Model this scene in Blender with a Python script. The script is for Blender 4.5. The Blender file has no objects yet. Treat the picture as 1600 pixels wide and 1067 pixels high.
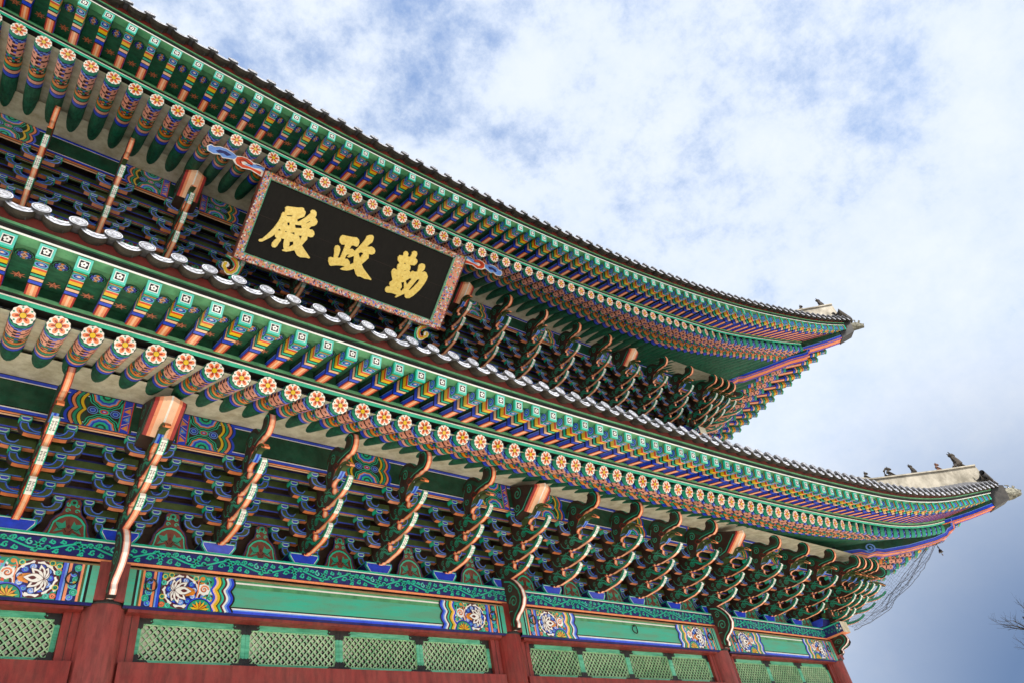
import bpy, math, random
from mathutils import Vector, Matrix
from mathutils.geometry import tessellate_polygon
S_ = bpy.context.scene
R = math.radians
random.seed(7)

# ------------------------------------------------------------ camera
cam_data = bpy.data.cameras.new('camera'); cam = bpy.data.objects.new('camera', cam_data)
S_.collection.objects.link(cam); S_.camera = cam
cam_data.sensor_width = 36.0; cam_data.lens = 1098.71 / 1600 * 36
cam_data.clip_start = 0.05; cam_data.clip_end = 4000
cam.matrix_world = Matrix(((0.7802, -0.2877, -0.5554, -5.514), (-0.6030, -0.5842, -0.5443, -10.512),
                           (-0.1672, 0.7589, -0.6298, -5.075), (0, 0, 0, 1)))

# ------------------------------------------------------------ sky, sun, exposure
SUN_EL, SUN_AZ = 54.0, 205.0      # azimuth clockwise from +Y
w = bpy.data.worlds.new('World'); S_.world = w; w.use_nodes = True
nt = w.node_tree; nt.nodes.clear()
def N(t, **k):
    n = nt.nodes.new(t)
    for a, b in k.items(): setattr(n, a, b)
    return n
def math_(op, a, b=None, clamp=False):
    n = nt.nodes.new('ShaderNodeMath'); n.operation = op; n.use_clamp = clamp
    for i, v in enumerate((a, b)):
        if v is None: continue
        if isinstance(v, (int, float)): n.inputs[i].default_value = v
        else: nt.links.new(v, n.inputs[i])
    return n.outputs[0]
sky = N('ShaderNodeTexSky', sky_type='NISHITA', sun_disc=False)
sky.sun_elevation = R(SUN_EL); sky.sun_rotation = R(SUN_AZ); sky.air_density = 1.0; sky.dust_density = 0.6
tc = N('ShaderNodeTexCoord')
def noise(scale, detail, rough, off=(0, 0, 0), stretch=(1, 1, 1), dist=0.0):
    mp = N('ShaderNodeMapping'); mp.inputs['Location'].default_value = off; mp.inputs['Scale'].default_value = stretch
    nt.links.new(tc.outputs['Generated'], mp.inputs['Vector'])
    n = N('ShaderNodeTexNoise'); n.inputs['Scale'].default_value = scale; n.inputs['Detail'].default_value = detail
    n.inputs['Roughness'].default_value = rough; n.inputs['Distortion'].default_value = dist
    nt.links.new(mp.outputs[0], n.inputs['Vector']); return n.outputs['Fac']
def dot(v):
    n = N('ShaderNodeVectorMath', operation='DOT_PRODUCT'); n.inputs[1].default_value = v
    nt.links.new(tc.outputs['Generated'], n.inputs[0]); return n.outputs['Value']
big = noise(2.6, 4, 0.5, (1.7, 0.4, 2.2), (1, 1, 1.2), 0.0)
fine = noise(9.0, 12, 0.68, (4.1, 1.0, 0.3), (1, 1, 1.25), 0.0)
cl = math_('ADD', math_('MULTIPLY', big, 0.42), math_('MULTIPLY', fine, 0.58))
# thinner cloud (more blue) toward the low eastern sky and high over the roof
low = math_('MULTIPLY', math_('SUBTRACT', dot((0.949, 0.292, 0.116)), 0.80), 5.0, True)
lowb = math_('MULTIPLY', math_('POWER', low, 1.2), 0.16)
hi = math_('MULTIPLY', math_('POWER', math_('MULTIPLY', math_('SUBTRACT', dot((0.03, 0.46, 0.888)), 0.84), 6.25, True), 1.3), -0.115)
hz = math_('MULTIPLY', math_('POWER', math_('MULTIPLY', math_('SUBTRACT', dot((0.79, -0.12, 0.60)), 0.90), 10.0, True), 1.3), -0.06)
dens = math_('ADD', math_('ADD', cl, lowb), math_('ADD', hi, hz))
ramp = N('ShaderNodeValToRGB'); ramp.color_ramp.elements[0].position = 0.27; ramp.color_ramp.elements[1].position = 0.50
ramp.color_ramp.elements[0].color = (0, 0, 0, 1); ramp.color_ramp.elements[1].color = (1, 1, 1, 1)
ramp.color_ramp.interpolation = 'EASE'
nt.links.new(dens, ramp.inputs[0])
SKY_K = 0.12
bgs = N('ShaderNodeBackground'); bgs.inputs['Strength'].default_value = SKY_K
nt.links.new(sky.outputs[0], bgs.inputs['Color'])
shade = N('ShaderNodeMix', data_type='RGBA')
shade.inputs['A'].default_value = (0.68, 0.78, 0.95, 1); shade.inputs['B'].default_value = (0.80, 0.87, 0.98, 1)
nt.links.new(math_('MULTIPLY', math_('SUBTRACT', fine, 0.35), 3.2, True), shade.inputs['Factor'])
CLOUD_K = 0.43
bgc = N('ShaderNodeBackground')
# cloud brightness falls toward the low east
kf = CLOUD_K
bgc.inputs['Strength'].default_value = CLOUD_K
deep = N('ShaderNodeMix', data_type='RGBA'); low2 = math_('MULTIPLY', math_('SUBTRACT', dot((0.975, 0.22, 0.03)), 0.895), 10.2, True); nt.links.new(math_('POWER', low2, 1.8), deep.inputs['Factor'])
nt.links.new(shade.outputs['Result'], deep.inputs['A']); deep.inputs['B'].default_value = (0.15, 0.235, 0.41, 1)
nt.links.new(deep.outputs['Result'], bgc.inputs['Color'])
mx = N('ShaderNodeMixShader'); nt.links.new(ramp.outputs[0], mx.inputs[0])
nt.links.new(bgs.outputs[0], mx.inputs[1]); nt.links.new(bgc.outputs[0], mx.inputs[2])
wo = N('ShaderNodeOutputWorld'); nt.links.new(mx.outputs[0], wo.inputs['Surface'])
sd = bpy.data.lights.new('sun', 'SUN'); sd.energy = 4.2; sd.angle = R(12); sd.color = (1.0, 0.95, 0.87)
sun = bpy.data.objects.new('sun', sd); S_.collection.objects.link(sun)
az = R(SUN_AZ); el = R(SUN_EL)
sun.rotation_euler = Vector((math.sin(az)*math.cos(el), math.cos(az)*math.cos(el), math.sin(el))).to_track_quat('Z', 'Y').to_euler()
vs = S_.view_settings; vs.view_transform = 'Standard'; vs.look = 'None'; vs.gamma = 1.0; vs.use_curve_mapping = False
vs.exposure = 1.35

# ------------------------------------------------------------ materials
MAT = {}
def lin(c): return c / 12.92 if c <= 0.04045 else ((c + 0.055) / 1.055) ** 2.4
def paint(name, hexc, rough=0.65, vary=0.16, scale=7.0, metal=0.0, bump=0.0, hue2=None, grain=(1, 1, 1), dust=.10, chip=.66):
    m = bpy.data.materials.new(name); m.use_nodes = True; t = m.node_tree
    b = t.nodes['Principled BSDF']; b.inputs['Roughness'].default_value = rough; b.inputs['Metallic'].default_value = metal
    b.inputs['Specular IOR Level'].default_value = 0.35
    rgb = [lin(int(hexc[i:i+2], 16) / 255) for i in (0, 2, 4)]
    c2 = [lin(int(hue2[i:i+2], 16) / 255) for i in (0, 2, 4)] if hue2 else [v * (1 - vary * 1.8) for v in rgb]
    g = t.nodes.new('ShaderNodeNewGeometry'); mp = t.nodes.new('ShaderNodeMapping'); mp.inputs['Scale'].default_value = grain
    t.links.new(g.outputs['Position'], mp.inputs['Vector'])
    n = t.nodes.new('ShaderNodeTexNoise'); n.inputs['Scale'].default_value = scale; n.inputs['Detail'].default_value = 6
    n.inputs['Roughness'].default_value = 0.65; t.links.new(mp.outputs[0], n.inputs['Vector'])
    r = t.nodes.new('ShaderNodeValToRGB'); r.color_ramp.elements[0].position = 0.36; r.color_ramp.elements[1].position = 0.60
    r.color_ramp.elements[0].color = (*c2, 1); r.color_ramp.elements[1].color = (*[min(1, v * (1 + vary * .4)) for v in rgb], 1)
    t.links.new(n.outputs['Fac'], r.inputs[0])
    # dust film, small chips and a slightly different fade on every piece
    def nz(sc, dt):
        q = t.nodes.new('ShaderNodeTexNoise'); q.inputs['Scale'].default_value = sc; q.inputs['Detail'].default_value = dt; q.inputs['Roughness'].default_value = .7
        t.links.new(g.outputs['Position'], q.inputs['Vector']); return q.outputs['Fac']
    def mr(v, a0, a1, b0, b1):
        q = t.nodes.new('ShaderNodeMapRange'); t.links.new(v, q.inputs['Value'])
        for k_, x_ in zip(('From Min', 'From Max', 'To Min', 'To Max'), (a0, a1, b0, b1)): q.inputs[k_].default_value = x_
        return q.outputs[0]
    dm = t.nodes.new('ShaderNodeMix'); dm.data_type = 'RGBA'; t.links.new(mr(nz(1.7, 8), .42, .68, 0.0, dust), dm.inputs['Factor'])
    t.links.new(r.outputs[0], dm.inputs['A']); dm.inputs['B'].default_value = (.27, .22, .16, 1)
    oi = t.nodes.new('ShaderNodeObjectInfo'); hv = t.nodes.new('ShaderNodeHueSaturation'); t.links.new(dm.outputs['Result'], hv.inputs['Color'])
    mm = t.nodes.new('ShaderNodeMath'); mm.operation = 'MULTIPLY'; t.links.new(mr(oi.outputs['Random'], 0, 1, .84, 1.06), mm.inputs[0]); t.links.new(mr(nz(46, 3), .62, .70, 1.0, chip), mm.inputs[1])
    t.links.new(mm.outputs[0], hv.inputs['Value']); t.links.new(mr(oi.outputs['Random'], 1, 0, .90, 1.04), hv.inputs['Saturation'])
    t.links.new(hv.outputs[0], b.inputs['Base Color'])
    if bump:
        bp = t.nodes.new('ShaderNodeBump'); bp.inputs['Strength'].default_value = bump; bp.inputs['Distance'].default_value = 0.02
        t.links.new(n.outputs['Fac'], bp.inputs['Height']); t.links.new(bp.outputs[0], b.inputs['Normal'])
    MAT[name] = m
paint('dkgreen', '0B4A36', vary=.22)
paint('raftgreen', '0E6346', vary=.25, hue2='0A4433', grain=(3, .6, 3))
paint('boardgreen', '1B6E4A', vary=.2, hue2='14553A', grain=(1, 2, 1))
paint('palegreen', '569E6C', vary=.2, hue2='3D8257', scale=4)
paint('beamgreen', '38B094', vary=.15, hue2='5AA083', scale=3, grain=(.5, 1, 3))
paint('teal', '12C09C', vary=.1)
paint('teal2', '0D9C7C', vary=.12)
paint('tealwhite', '5CCFBE', vary=.06)
paint('olive', '4A5E30', vary=.2)
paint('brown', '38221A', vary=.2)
paint('panelred', '7A3A2A', vary=.2)
paint('salmon', 'F28E5C', vary=.08)
paint('peach', 'F9C49E', vary=.05)
paint('red', 'A81414', vary=.15)
paint('vermil', 'E2481A', vary=.1)
paint('blue', '1D45DE', vary=.12)
paint('navy', '10186A', vary=.15)
paint('sky', '6B9CF2', vary=.08)
paint('white', 'F3F1EC', vary=.04)
paint('black', '0B0A0A', vary=.1)
paint('yellow', 'E8C018', vary=.08)
paint('orange', 'E88A12', vary=.1)
paint('maroon', '5A1420', vary=.1)
paint('pink', 'EBA088', vary=.1)
paint('cream', 'D9D2BC', rough=.85, vary=.09, hue2='BDB398', scale=5)
paint('colred', '8A2D27', rough=.55, vary=.12, hue2='6C221D', grain=(2, 2, .4), scale=6, bump=.1)
paint('eavered', '6E1C16', rough=.7, vary=.15)
paint('iron', '1B1B1D', rough=.5, vary=.3)
paint('tile', '4A4B50', rough=.6, vary=.3, bump=.25, scale=12)
paint('tileface', '9DA0AA', rough=.7, vary=.2, hue2='63656E', scale=14)
paint('tileunder', '3B3630', rough=.8, vary=.35, scale=6)
paint('cement', '9C968A', rough=.9, vary=.3, hue2='6E695E', scale=2.2, bump=.3, grain=(1, 1, .6))
paint('stonehead', '6E6C60', rough=.9, vary=.5, hue2='3A3A34', scale=14, bump=.6)
paint('figure', '2E2823', rough=.8, vary=.4, scale=20)
paint('figurewarm', '6A4636', rough=.8, vary=.4, scale=20)
paint('boardblack', '161411', dust=0, chip=.95, rough=.85, vary=.2, grain=(3, 1, 1))
paint('gold', 'FCE07C', rough=.5, vary=.1, hue2='F0CC5C', scale=18)
paint('lattice', 'A9CF9F', rough=.6, vary=.15, hue2='7DB584')
paint('frame', '62BC98', rough=.6, vary=.15, hue2='3E9A78', grain=(.5, 3, 3))
paint('paper', 'EDE7D4', rough=.9, vary=.06)
paint('ground', 'C6BFB2', rough=.95, vary=.25, scale=.8)
paint('slip', '8F8A76', rough=.9, vary=.2)
paint('bark', '16110E', rough=.9, vary=.3)
paint('wire', '5A6274', rough=.6, vary=.1)
paint('dusty', 'B79A6E', rough=.9, vary=.15)
MN = list(MAT)

# ------------------------------------------------------------ mesh builder
class MB:
    def __init__(s): s.v = []; s.f = []; s.m = []; s.smooth = []
    def p(s, pts, mat, smooth=False):
        b = len(s.v); s.v += [tuple(q) for q in pts]; s.f.append(tuple(range(b, b + len(pts)))); s.m.append(mat); s.smooth.append(smooth)
    def tris(s, pts, tri, mat):
        b = len(s.v); s.v += [tuple(q) for q in pts]
        for t in tri: s.f.append(tuple(b + i for i in t)); s.m.append(mat); s.smooth.append(False)
    def box(s, x0, x1, y0, y1, z0, z1, mat, **k):
        g = lambda n: k.get(n, mat)
        s.p([(x0,y0,z0),(x1,y0,z0),(x1,y0,z1),(x0,y0,z1)], g('f')); s.p([(x1,y1,z0),(x0,y1,z0),(x0,y1,z1),(x1,y1,z1)], g('b'))
        s.p([(x0,y1,z0),(x0,y0,z0),(x0,y0,z1),(x0,y1,z1)], g('l')); s.p([(x1,y0,z0),(x1,y1,z0),(x1,y1,z1),(x1,y0,z1)], g('r'))
        s.p([(x0,y1,z0),(x1,y1,z0),(x1,y0,z0),(x0,y0,z0)], g('d')); s.p([(x0,y0,z1),(x1,y0,z1),(x1,y1,z1),(x0,y1,z1)], g('u'))
    def prism(s, P, fn, h0, h1, face, side, back=None):
        n = len(P)
        s.p([fn(u, v, h1) for u, v in P], face); s.p([fn(u, v, h0) for u, v in reversed(P)], back or face)
        for i in range(n):
            a, b = P[i], P[(i + 1) % n]; sd_ = side[i] if isinstance(side, list) else side
            if isinstance(sd_, tuple):
                tot = sum(q[0] for q in sd_); h = h0
                for wd, mt in sd_:
                    hh = h + (h1 - h0) * wd / tot
                    s.p([fn(a[0], a[1], h), fn(b[0], b[1], h), fn(b[0], b[1], hh), fn(a[0], a[1], hh)], mt); h = hh
            else: s.p([fn(a[0], a[1], h0), fn(b[0], b[1], h0), fn(b[0], b[1], h1), fn(a[0], a[1], h1)], sd_)
    def ribbon(s, P, fn, h, wd, mat, closed=False, taper=False):
        n = len(P)
        if n < 2: return
        L = []; Rr = []
        for i in range(n):
            a = P[(i - 1) % n] if (closed or i > 0) else P[i]; b = P[(i + 1) % n] if (closed or i < n - 1) else P[i]
            dx, dy = b[0] - a[0], b[1] - a[1]; l = math.hypot(dx, dy) or 1e-6
            ww = wd / 2 * ((1 - i / (n - 1)) * .75 + .25 if taper else 1)
            L.append((P[i][0] - dy / l * ww, P[i][1] + dx / l * ww)); Rr.append((P[i][0] + dy / l * ww, P[i][1] - dx / l * ww))
        for i in range(n if closed else n - 1):
            j = (i + 1) % n
            s.p([fn(*L[i], h), fn(*Rr[i], h), fn(*Rr[j], h), fn(*L[j], h)], mat)
    def disc(s, cx, cy, r, fn, h, mat, n=16, lobes=0, amp=0.0, ry=None, rot=0.0):
        ry = ry or r
        s.p([fn(cx + r * (1 + amp * math.cos(lobes * (2 * math.pi * i / n + rot))) * math.cos(2 * math.pi * i / n),
                cy + ry * (1 + amp * math.cos(lobes * (2 * math.pi * i / n + rot))) * math.sin(2 * math.pi * i / n), h) for i in range(n)], mat)
    def tube(s, path, rad, mat, n=6, caps=True):
        rings = []
        for i, q in enumerate(path):
            q = Vector(q); a = Vector(path[max(0, i - 1)]); b = Vector(path[min(len(path) - 1, i + 1)])
            d = (b - a).normalized(); u = d.cross(Vector((0, 0, 1)))
            if u.length < 1e-3: u = d.cross(Vector((0, 1, 0)))
            u.normalize(); v = d.cross(u); r = rad[i] if isinstance(rad, (list, tuple)) else rad
            rings.append([q + (u * math.cos(2*math.pi*k/n) + v * math.sin(2*math.pi*k/n)) * r for k in range(n)])
        for i in range(len(rings) - 1):
            for k in range(n):
                kk = (k + 1) % n; s.p([rings[i][k], rings[i][kk], rings[i+1][kk], rings[i+1][k]], mat, True)
        if caps: s.p(list(reversed(rings[0])), mat); s.p(rings[-1], mat)
    def add(s, o, M):
        b = len(s.v); s.v += [tuple(M @ Vector(q)) for q in o.v]
        s.f += [tuple(b + i for i in f) for f in o.f]; s.m += o.m; s.smooth += o.smooth
    def mesh(s, name, weld=False):
        me = bpy.data.meshes.new(name); me.from_pydata(s.v, [], s.f)
        used = []; ix = {}
        for m in s.m:
            if m not in ix: ix[m] = len(used); used.append(m)
        for m in used: me.materials.append(MAT[m])
        me.polygons.foreach_set('material_index', [ix[m] for m in s.m])
        if any(s.smooth): me.polygons.foreach_set('use_smooth', s.smooth)
        me.update(); return me
LAB = {}
def link(o):
    S_.collection.objects.link(o); return o
def empty(name, loc, label, cat, group=None):
    o = link(bpy.data.objects.new(name, None)); o.location = loc; o['label'] = label; o['category'] = cat; o.empty_display_size = .3
    if group: o['group'] = group
    return o
def part(name, me, parent, M=None):
    """child whose matrix is given in the parent's local space (parts) """
    o = link(bpy.data.objects.new(name, me)); o.parent = parent
    if M is not None: o.matrix_local = M
    return o
GZ = -6.7
def T(x, y, z): return Matrix.Translation((x, y, z))
HB = Vector((0, 9, GZ))
hall = empty('palace_hall', HB, 'two-tiered timber palace hall painted green, blue and red with upturned tiled roofs', 'palace')
HI = T(*(-HB))
def hpart(name, me, M=None): return part(name, me, hall, HI @ (M if M is not None else Matrix()))
XY = lambda u, v, h: (u, v, h)
def FX(y0): return lambda u, v, h: (u, y0 - h, v)          # decal frame on a wall facing -Y
def spiral(cx, cy, r0, turns, a0, n=14, shrink=.15, dirn=1):
    return [(cx + r0 * (1 - (1 - shrink) * i / n) * math.cos(a0 + dirn * turns * 2 * math.pi * i / n),
             cy + r0 * (1 - (1 - shrink) * i / n) * math.sin(a0 + dirn * turns * 2 * math.pi * i / n)) for i in range(n + 1)]
def table(tb):
    xs = [q[0] for q in tb]; ys = [q[1] for q in tb]
    def raw(x):
        if x <= xs[0]: return ys[0] + (x - xs[0]) * (ys[1] - ys[0]) / (xs[1] - xs[0])
        for i in range(len(xs) - 1):
            if x <= xs[i + 1]: return ys[i] + (x - xs[i]) * (ys[i + 1] - ys[i]) / (xs[i + 1] - xs[i])
        return ys[-1] + (x - xs[-1]) * (ys[-1] - ys[-2]) / (xs[-1] - xs[-2])
    return lambda x: sum(raw(x + d) for d in (-.9, -.45, 0, .45, .9)) / 5

# ------------------------------------------------------------ rafters
def mk_round(L, rad=.127, n=20):
    mb = MB()
    B = [(0, .09, 'teal2'), (.09, .11, 'black'), (.11, .20, 'bluepat'), (.20, .60, 'pinkpat'), (.60, .63, 'teal2'), (.63, .80, 'grnpat'),
         (.80, .82, 'red'), (.82, .91, 'orange'), (.90, .93, 'black'), (.93, 1.01, 'teal2'), (1.01, 1.04, 'black'), (1.04, 1.13, 'pink'),
         (1.13, 1.15, 'black'), (1.15, 1.25, 'blue'), (1.25, 1.28, 'black'), (1.28, L, 'raftgreen')]
    def ring(y): return [(rad * math.cos(2*math.pi*k/n), y, rad * math.sin(2*math.pi*k/n)) for k in range(n)]
    for a, b, m in B:
        sub = {'bluepat': 3, 'pinkpat': 9, 'grnpat': 4}.get(m, 1)
        for j in range(sub):
            r0 = ring(a + (b - a) * j / sub); r1 = ring(a + (b - a) * (j + 1) / sub)
            for k in range(n):
                kk = (k + 1) % n; mm = m; q = (k * 2 + j * 3)
                if m == 'bluepat': mm = ('blue', 'sky', 'navy')[(k + 2 * j) % 3]
                elif m == 'pinkpat':
                    d = abs((k % 5) - 2)
                    mm = 'pink'
                    if (j % 3 == 1 and d == 0) or (j % 3 == 2 and d == 2): mm = 'maroon'
                    if (j % 3 == 0 and d == 2): mm = ('black', 'blue')[(k // 5) % 2]
                    if j == 4 and d == 1: mm = 'black'
                elif m == 'grnpat': mm = ('teal2', 'vermil', 'orange', 'blue', 'teal2', 'black', 'pink')[(k * 3 + j * 2) % 7] if (k + j) % 2 else 'dkgreen'
                mb.p([r0[k], r0[kk], r1[kk], r1[k]], mm)
    cap = ring(0); mb.p(list(reversed(cap)), 'black'); mb.p(ring(L), 'dkgreen')
    fn = lambda u, v, h: (u, -h, v)
    def rv(pts): return pts
    mb.disc(0, 0, rad * .93, fn, .003, 'white', 48, 12, .045)
    for i in range(6):
        a = 2*math.pi*(i + .25)/6; c, s_ = math.cos(a), math.sin(a)
        def el(r0, ra, rb, m, h, c=c, s_=s_):
            mb.p([fn(c*(r0 + ra*math.cos(t)) - s_*rb*math.sin(t), s_*(r0 + ra*math.cos(t)) + c*rb*math.sin(t), h) for t in [2*math.pi*q/12 for q in range(12)]], m)
        el(.066, .040, .026, 'salmon', .005); el(.054, .022, .010, 'red', .007)
        a2 = a + math.pi/6; mb.disc(.098*math.cos(a2), .098*math.sin(a2), .011, fn, .005, 'teal2', 6)
    mb.disc(0, 0, .038, fn, .009, 'black', 12); mb.disc(0, 0, .033, fn, .011, 'yellow', 12)
    return mb.mesh('round_rafter')
def mk_flying(L=1.35):
    mb = MB(); hw, hz = .066, .082
    B = [(0, .045, 'teal'), (.045, .06, 'black'), (.06, .075, 'orange'), (.075, .24, 'teal2'), (.24, .25, 'white'), (.25, .30, 'vermil'), (.30, .38, 'yellow'), (.38, .41, 'black'),
         (.41, .46, 'teal'), (.46, .49, 'black'), (.49, .555, 'peach'), (.555, .575, 'black'), (.575, .65, 'blue'), (.65, .68, 'black')]
    def hwf(y): return .076 if y < .06 else hw
    for a, b, m in B:
        x = hwf(a)
        mb.p([(-x, a, -hz), (x, a, -hz), (x, b, -hz), (-x, b, -hz)], m)
        for sx in (-1, 1): mb.p([(sx*x, a, -hz), (sx*x, a, hz), (sx*x, b, hz), (sx*x, b, -hz)], m)
    a = .68
    for x0, x1, m in ((-hw, -.046, 'red'), (-.046, -.014, 'salmon'), (-.014, .014, 'peach'), (.014, .046, 'salmon'), (.046, hw, 'red')):
        mb.p([(x0, a, -hz), (x1, a, -hz), (x1, L, -hz), (x0, L, -hz)], m)
    for sx in (-1, 1):
        for z0, z1, m in ((-hz, -.076, 'red'), (-.076, -.068, 'black'), (-.068, -.012, 'blue'), (-.012, .0, 'sky'), (.0, .030, 'black'), (.030, hz, 'dkgreen')):
            mb.p([(sx*hw, a, z0), (sx*hw, a, z1), (sx*hw, L, z1), (sx*hw, L, z0)], m)
    mb.p([(-.076, 0, -hz), (.076, 0, -hz), (.076, 0, hz), (-.076, 0, hz)], 'tealwhite'); mb.p([(-.076, 0, hz), (.076, 0, hz), (hw, L, hz), (-hw, L, hz)], 'dkgreen')
    mb.p([(hw, L, -hz), (-hw, L, -hz), (-hw, L, hz), (hw, L, hz)], 'dkgreen')
    fn = lambda u, v, h: (u, -h, v)
    q = .053; mb.p([fn(-q, -q, .002), fn(q, -q, .002), fn(q, q, .002), fn(-q, q, .002)], 'white')
    q = .043; mb.p([fn(-q, -q, .004), fn(q, -q, .004), fn(q, q, .004), fn(-q, q, .004)], 'black')
    for i in range(5): mb.disc(.021*math.cos(2*math.pi*i/5+.3), .021*math.sin(2*math.pi*i/5+.3), .0145, fn, .006, 'white', 8)
    mb.disc(0, 0, .009, fn, .008, 'black', 6)
    for sx in (-1, 1):
        fs = lambda u, v, h, sx=sx: (sx * (hw + h), u, v)
        mb.disc(.155, 0, .072, fs, .002, 'black', 18); mb.disc(.155, 0, .064, fs, .003, 'sky', 18); mb.disc(.155, .004, .050, fs, .004, 'blue', 16)
        mb.disc(.155, .006, .026, fs, .005, 'tealwhite', 10); mb.disc(.155, .008, .013, fs, .006, 'maroon', 8)
    fb = lambda u, v, h: (u, v, -hz - h)
    mb.disc(0, .155, .063, fb, .002, 'sky', 18, ry=.062); mb.disc(0, .150, .052, fb, .003, 'navy', 16, ry=.042); mb.disc(0, .145, .034, fb, .004, 'sky', 12, ry=.028)
    mb.disc(0, .14, .018, fb, .005, 'peach', 10)
    return mb.mesh('flying_rafter')
def board_decals():
    """rosette and lotus painted on the soffit board; local: y inward from the eave, z down"""
    mb = MB(); fn = lambda u, v, h: (u, v, -h)
    mb.disc(0, .36, .094, fn, .002, 'black', 40, 10, .05, ry=.118)
    mb.disc(0, .36, .086, fn, .004, 'teal2', 40, 10, .05, ry=.108); mb.disc(0, .36, .078, fn, .005, 'black', 24, ry=.098)
    for i in range(8):
        a = 2*math.pi*(i+.5)/8; mb.disc(.047*math.cos(a), .36 + .062*math.sin(a), .021, fn, .007, 'blue' if i not in (1, 2, 5, 6) else 'sky', 10)
        mb.disc(.047*math.cos(a), .36 + .062*math.sin(a), .008, fn, .009, 'navy', 6)
    for s_ in (-1, 1): mb.disc(0, .36 + s_*.07, .02, fn, .008, 'orange', 8)
    mb.p([fn(-.040, .36, .010), fn(0, .31, .010), fn(.040, .36, .010), fn(0, .41, .010)], 'peach')
    for a, b in ((-.012, .36), (.012, .36), (0, .345), (0, .375)): mb.disc(a, b, .009, fn, .012, 'maroon', 6)
    mb.disc(0, .36, .006, fn, .014, 'orange', 6)
    for i in range(7):
        a = 2*math.pi*i/7 + .2; c, s_ = math.cos(a), math.sin(a)
        P = [(0 + c*.018 - s_*.02, .88 + s_*.018 + c*.02), (c*.085, .88 + s_*.085), (c*.018 + s_*.02, .88 + s_*.018 - c*.02)]
        mb.p([fn(u, v, .003) for u, v in P], 'salmon')
        P = [(c*.034 - s_*.006, .88 + s_*.034 + c*.006), (c*.058, .88 + s_*.058), (c*.034 + s_*.006, .88 + s_*.034 - c*.006)]
        mb.p([fn(u, v, .005) for u, v in P], 'brown')
    mb.disc(0, .88, .026, fn, .006, 'salmon', 8); mb.disc(0, .88, .013, fn, .008, 'brown', 8)
    return mb
DEC = board_decals()
# ------------------------------------------------------------ eave tiles
def mk_disc_tile():
    """round end tile with a short barrel; local -Y is outward"""
    mb = MB(); r = .093; n = 18; L = .62; tilt = .35
    def ring(y, rr, t=0): return [(rr*math.cos(2*math.pi*k/n), y + t*rr*math.sin(2*math.pi*k/n), rr*math.sin(2*math.pi*k/n)) for k in range(n)]
    r0 = ring(0, r, tilt); r1 = ring(.05, r, tilt); r2 = ring(.05, r*.86, tilt); r3 = [(x, y, z + .28) for x, y, z in ring(L, r*.86)]
    for A, B_, m in ((r0, r1, 'tile'), (r1, r2, 'tile'), (r2, r3, 'tile')):
        for k in range(n): kk = (k+1) % n; mb.p([A[k], A[kk], B_[kk], B_[k]], m, True)
    mb.p(list(reversed(r0)), 'tileface')
    fn = lambda u, v, h: (u, -h + tilt*v, v)
    ring_ = [(r*.80*math.cos(2*math.pi*k/20), r*.80*math.sin(2*math.pi*k/20)) for k in range(20)]
    mb.ribbon(ring_, fn, .003, .010, 'tile', True)
    for sp in (spiral(-.022, .012, .028, .8, 0, 8), spiral(.025, .012, .026, .8, 3.1, 8, dirn=-1), spiral(0, -.028, .024, .8, 1.5, 8)): mb.ribbon(sp, fn, .003, .010, 'tile')
    return mb.mesh('round_end_tile')
def mk_crescent_tile(W):
    """concave end tile: pale crescent drip face and a dark trough behind it"""
    mb = MB(); n = 12; hw = W/2 - .01
    sag = lambda u: -.085 * (1 - (u/hw)**2)
    top = [(hw*(2*i/n - 1), sag(hw*(2*i/n - 1)) + .03) for i in range(n + 1)]
    bot = [(u, v - .095 * (1 - (abs(u)/hw)**3)**.5 - .004) for u, v in top]
    fn = lambda u, v, h: (u, -h + .30*v, v)
    P = bot + list(reversed(top))
    for i in range(n): mb.p([fn(*bot[i], .0), fn(*bot[i+1], .0), fn(*top[i+1], .0), fn(*top[i], .0)], 'tileface')
    for i in range(n): mb.p([fn(*bot[i], 0), fn(*bot[i], -.02), fn(*bot[i+1], -.02), fn(*bot[i+1], 0)], 'tile')
    mid = [(u, (a[1] + b[1])/2) for (u, _), a, b in zip(top, top, bot)]
    mb.ribbon([(q[0], q[1] + (.012 if i % 2 else -.012)) for i, q in enumerate(mid[1:-1])], fn, .003, .012, 'tile')
    for (y0, z0), (y1, z1) in (((.0, -.004), (.075, .010)), ((.075, .010), (.15, .06)), ((.15, .06), (.62, .26))):
        for i in range(n):
            a, b = bot[i], bot[i+1]
            mb.p([(a[0], y0 + .3*a[1], a[1] + z0), (b[0], y0 + .3*b[1], b[1] + z0), (b[0], y1 + .3*b[1], b[1] + z1), (a[0], y1 + .3*a[1], a[1] + z1)], 'tileunder', True)
    for i in range(n):
        a, b = top[i], top[i+1]
        mb.p([(a[0], .3*a[1], a[1]), (b[0], .3*b[1], b[1]), (b[0], .6, b[1] + .26), (a[0], .6, a[1] + .26)], 'tile', True)
    return mb.mesh('crescent_end_tile')

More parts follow.
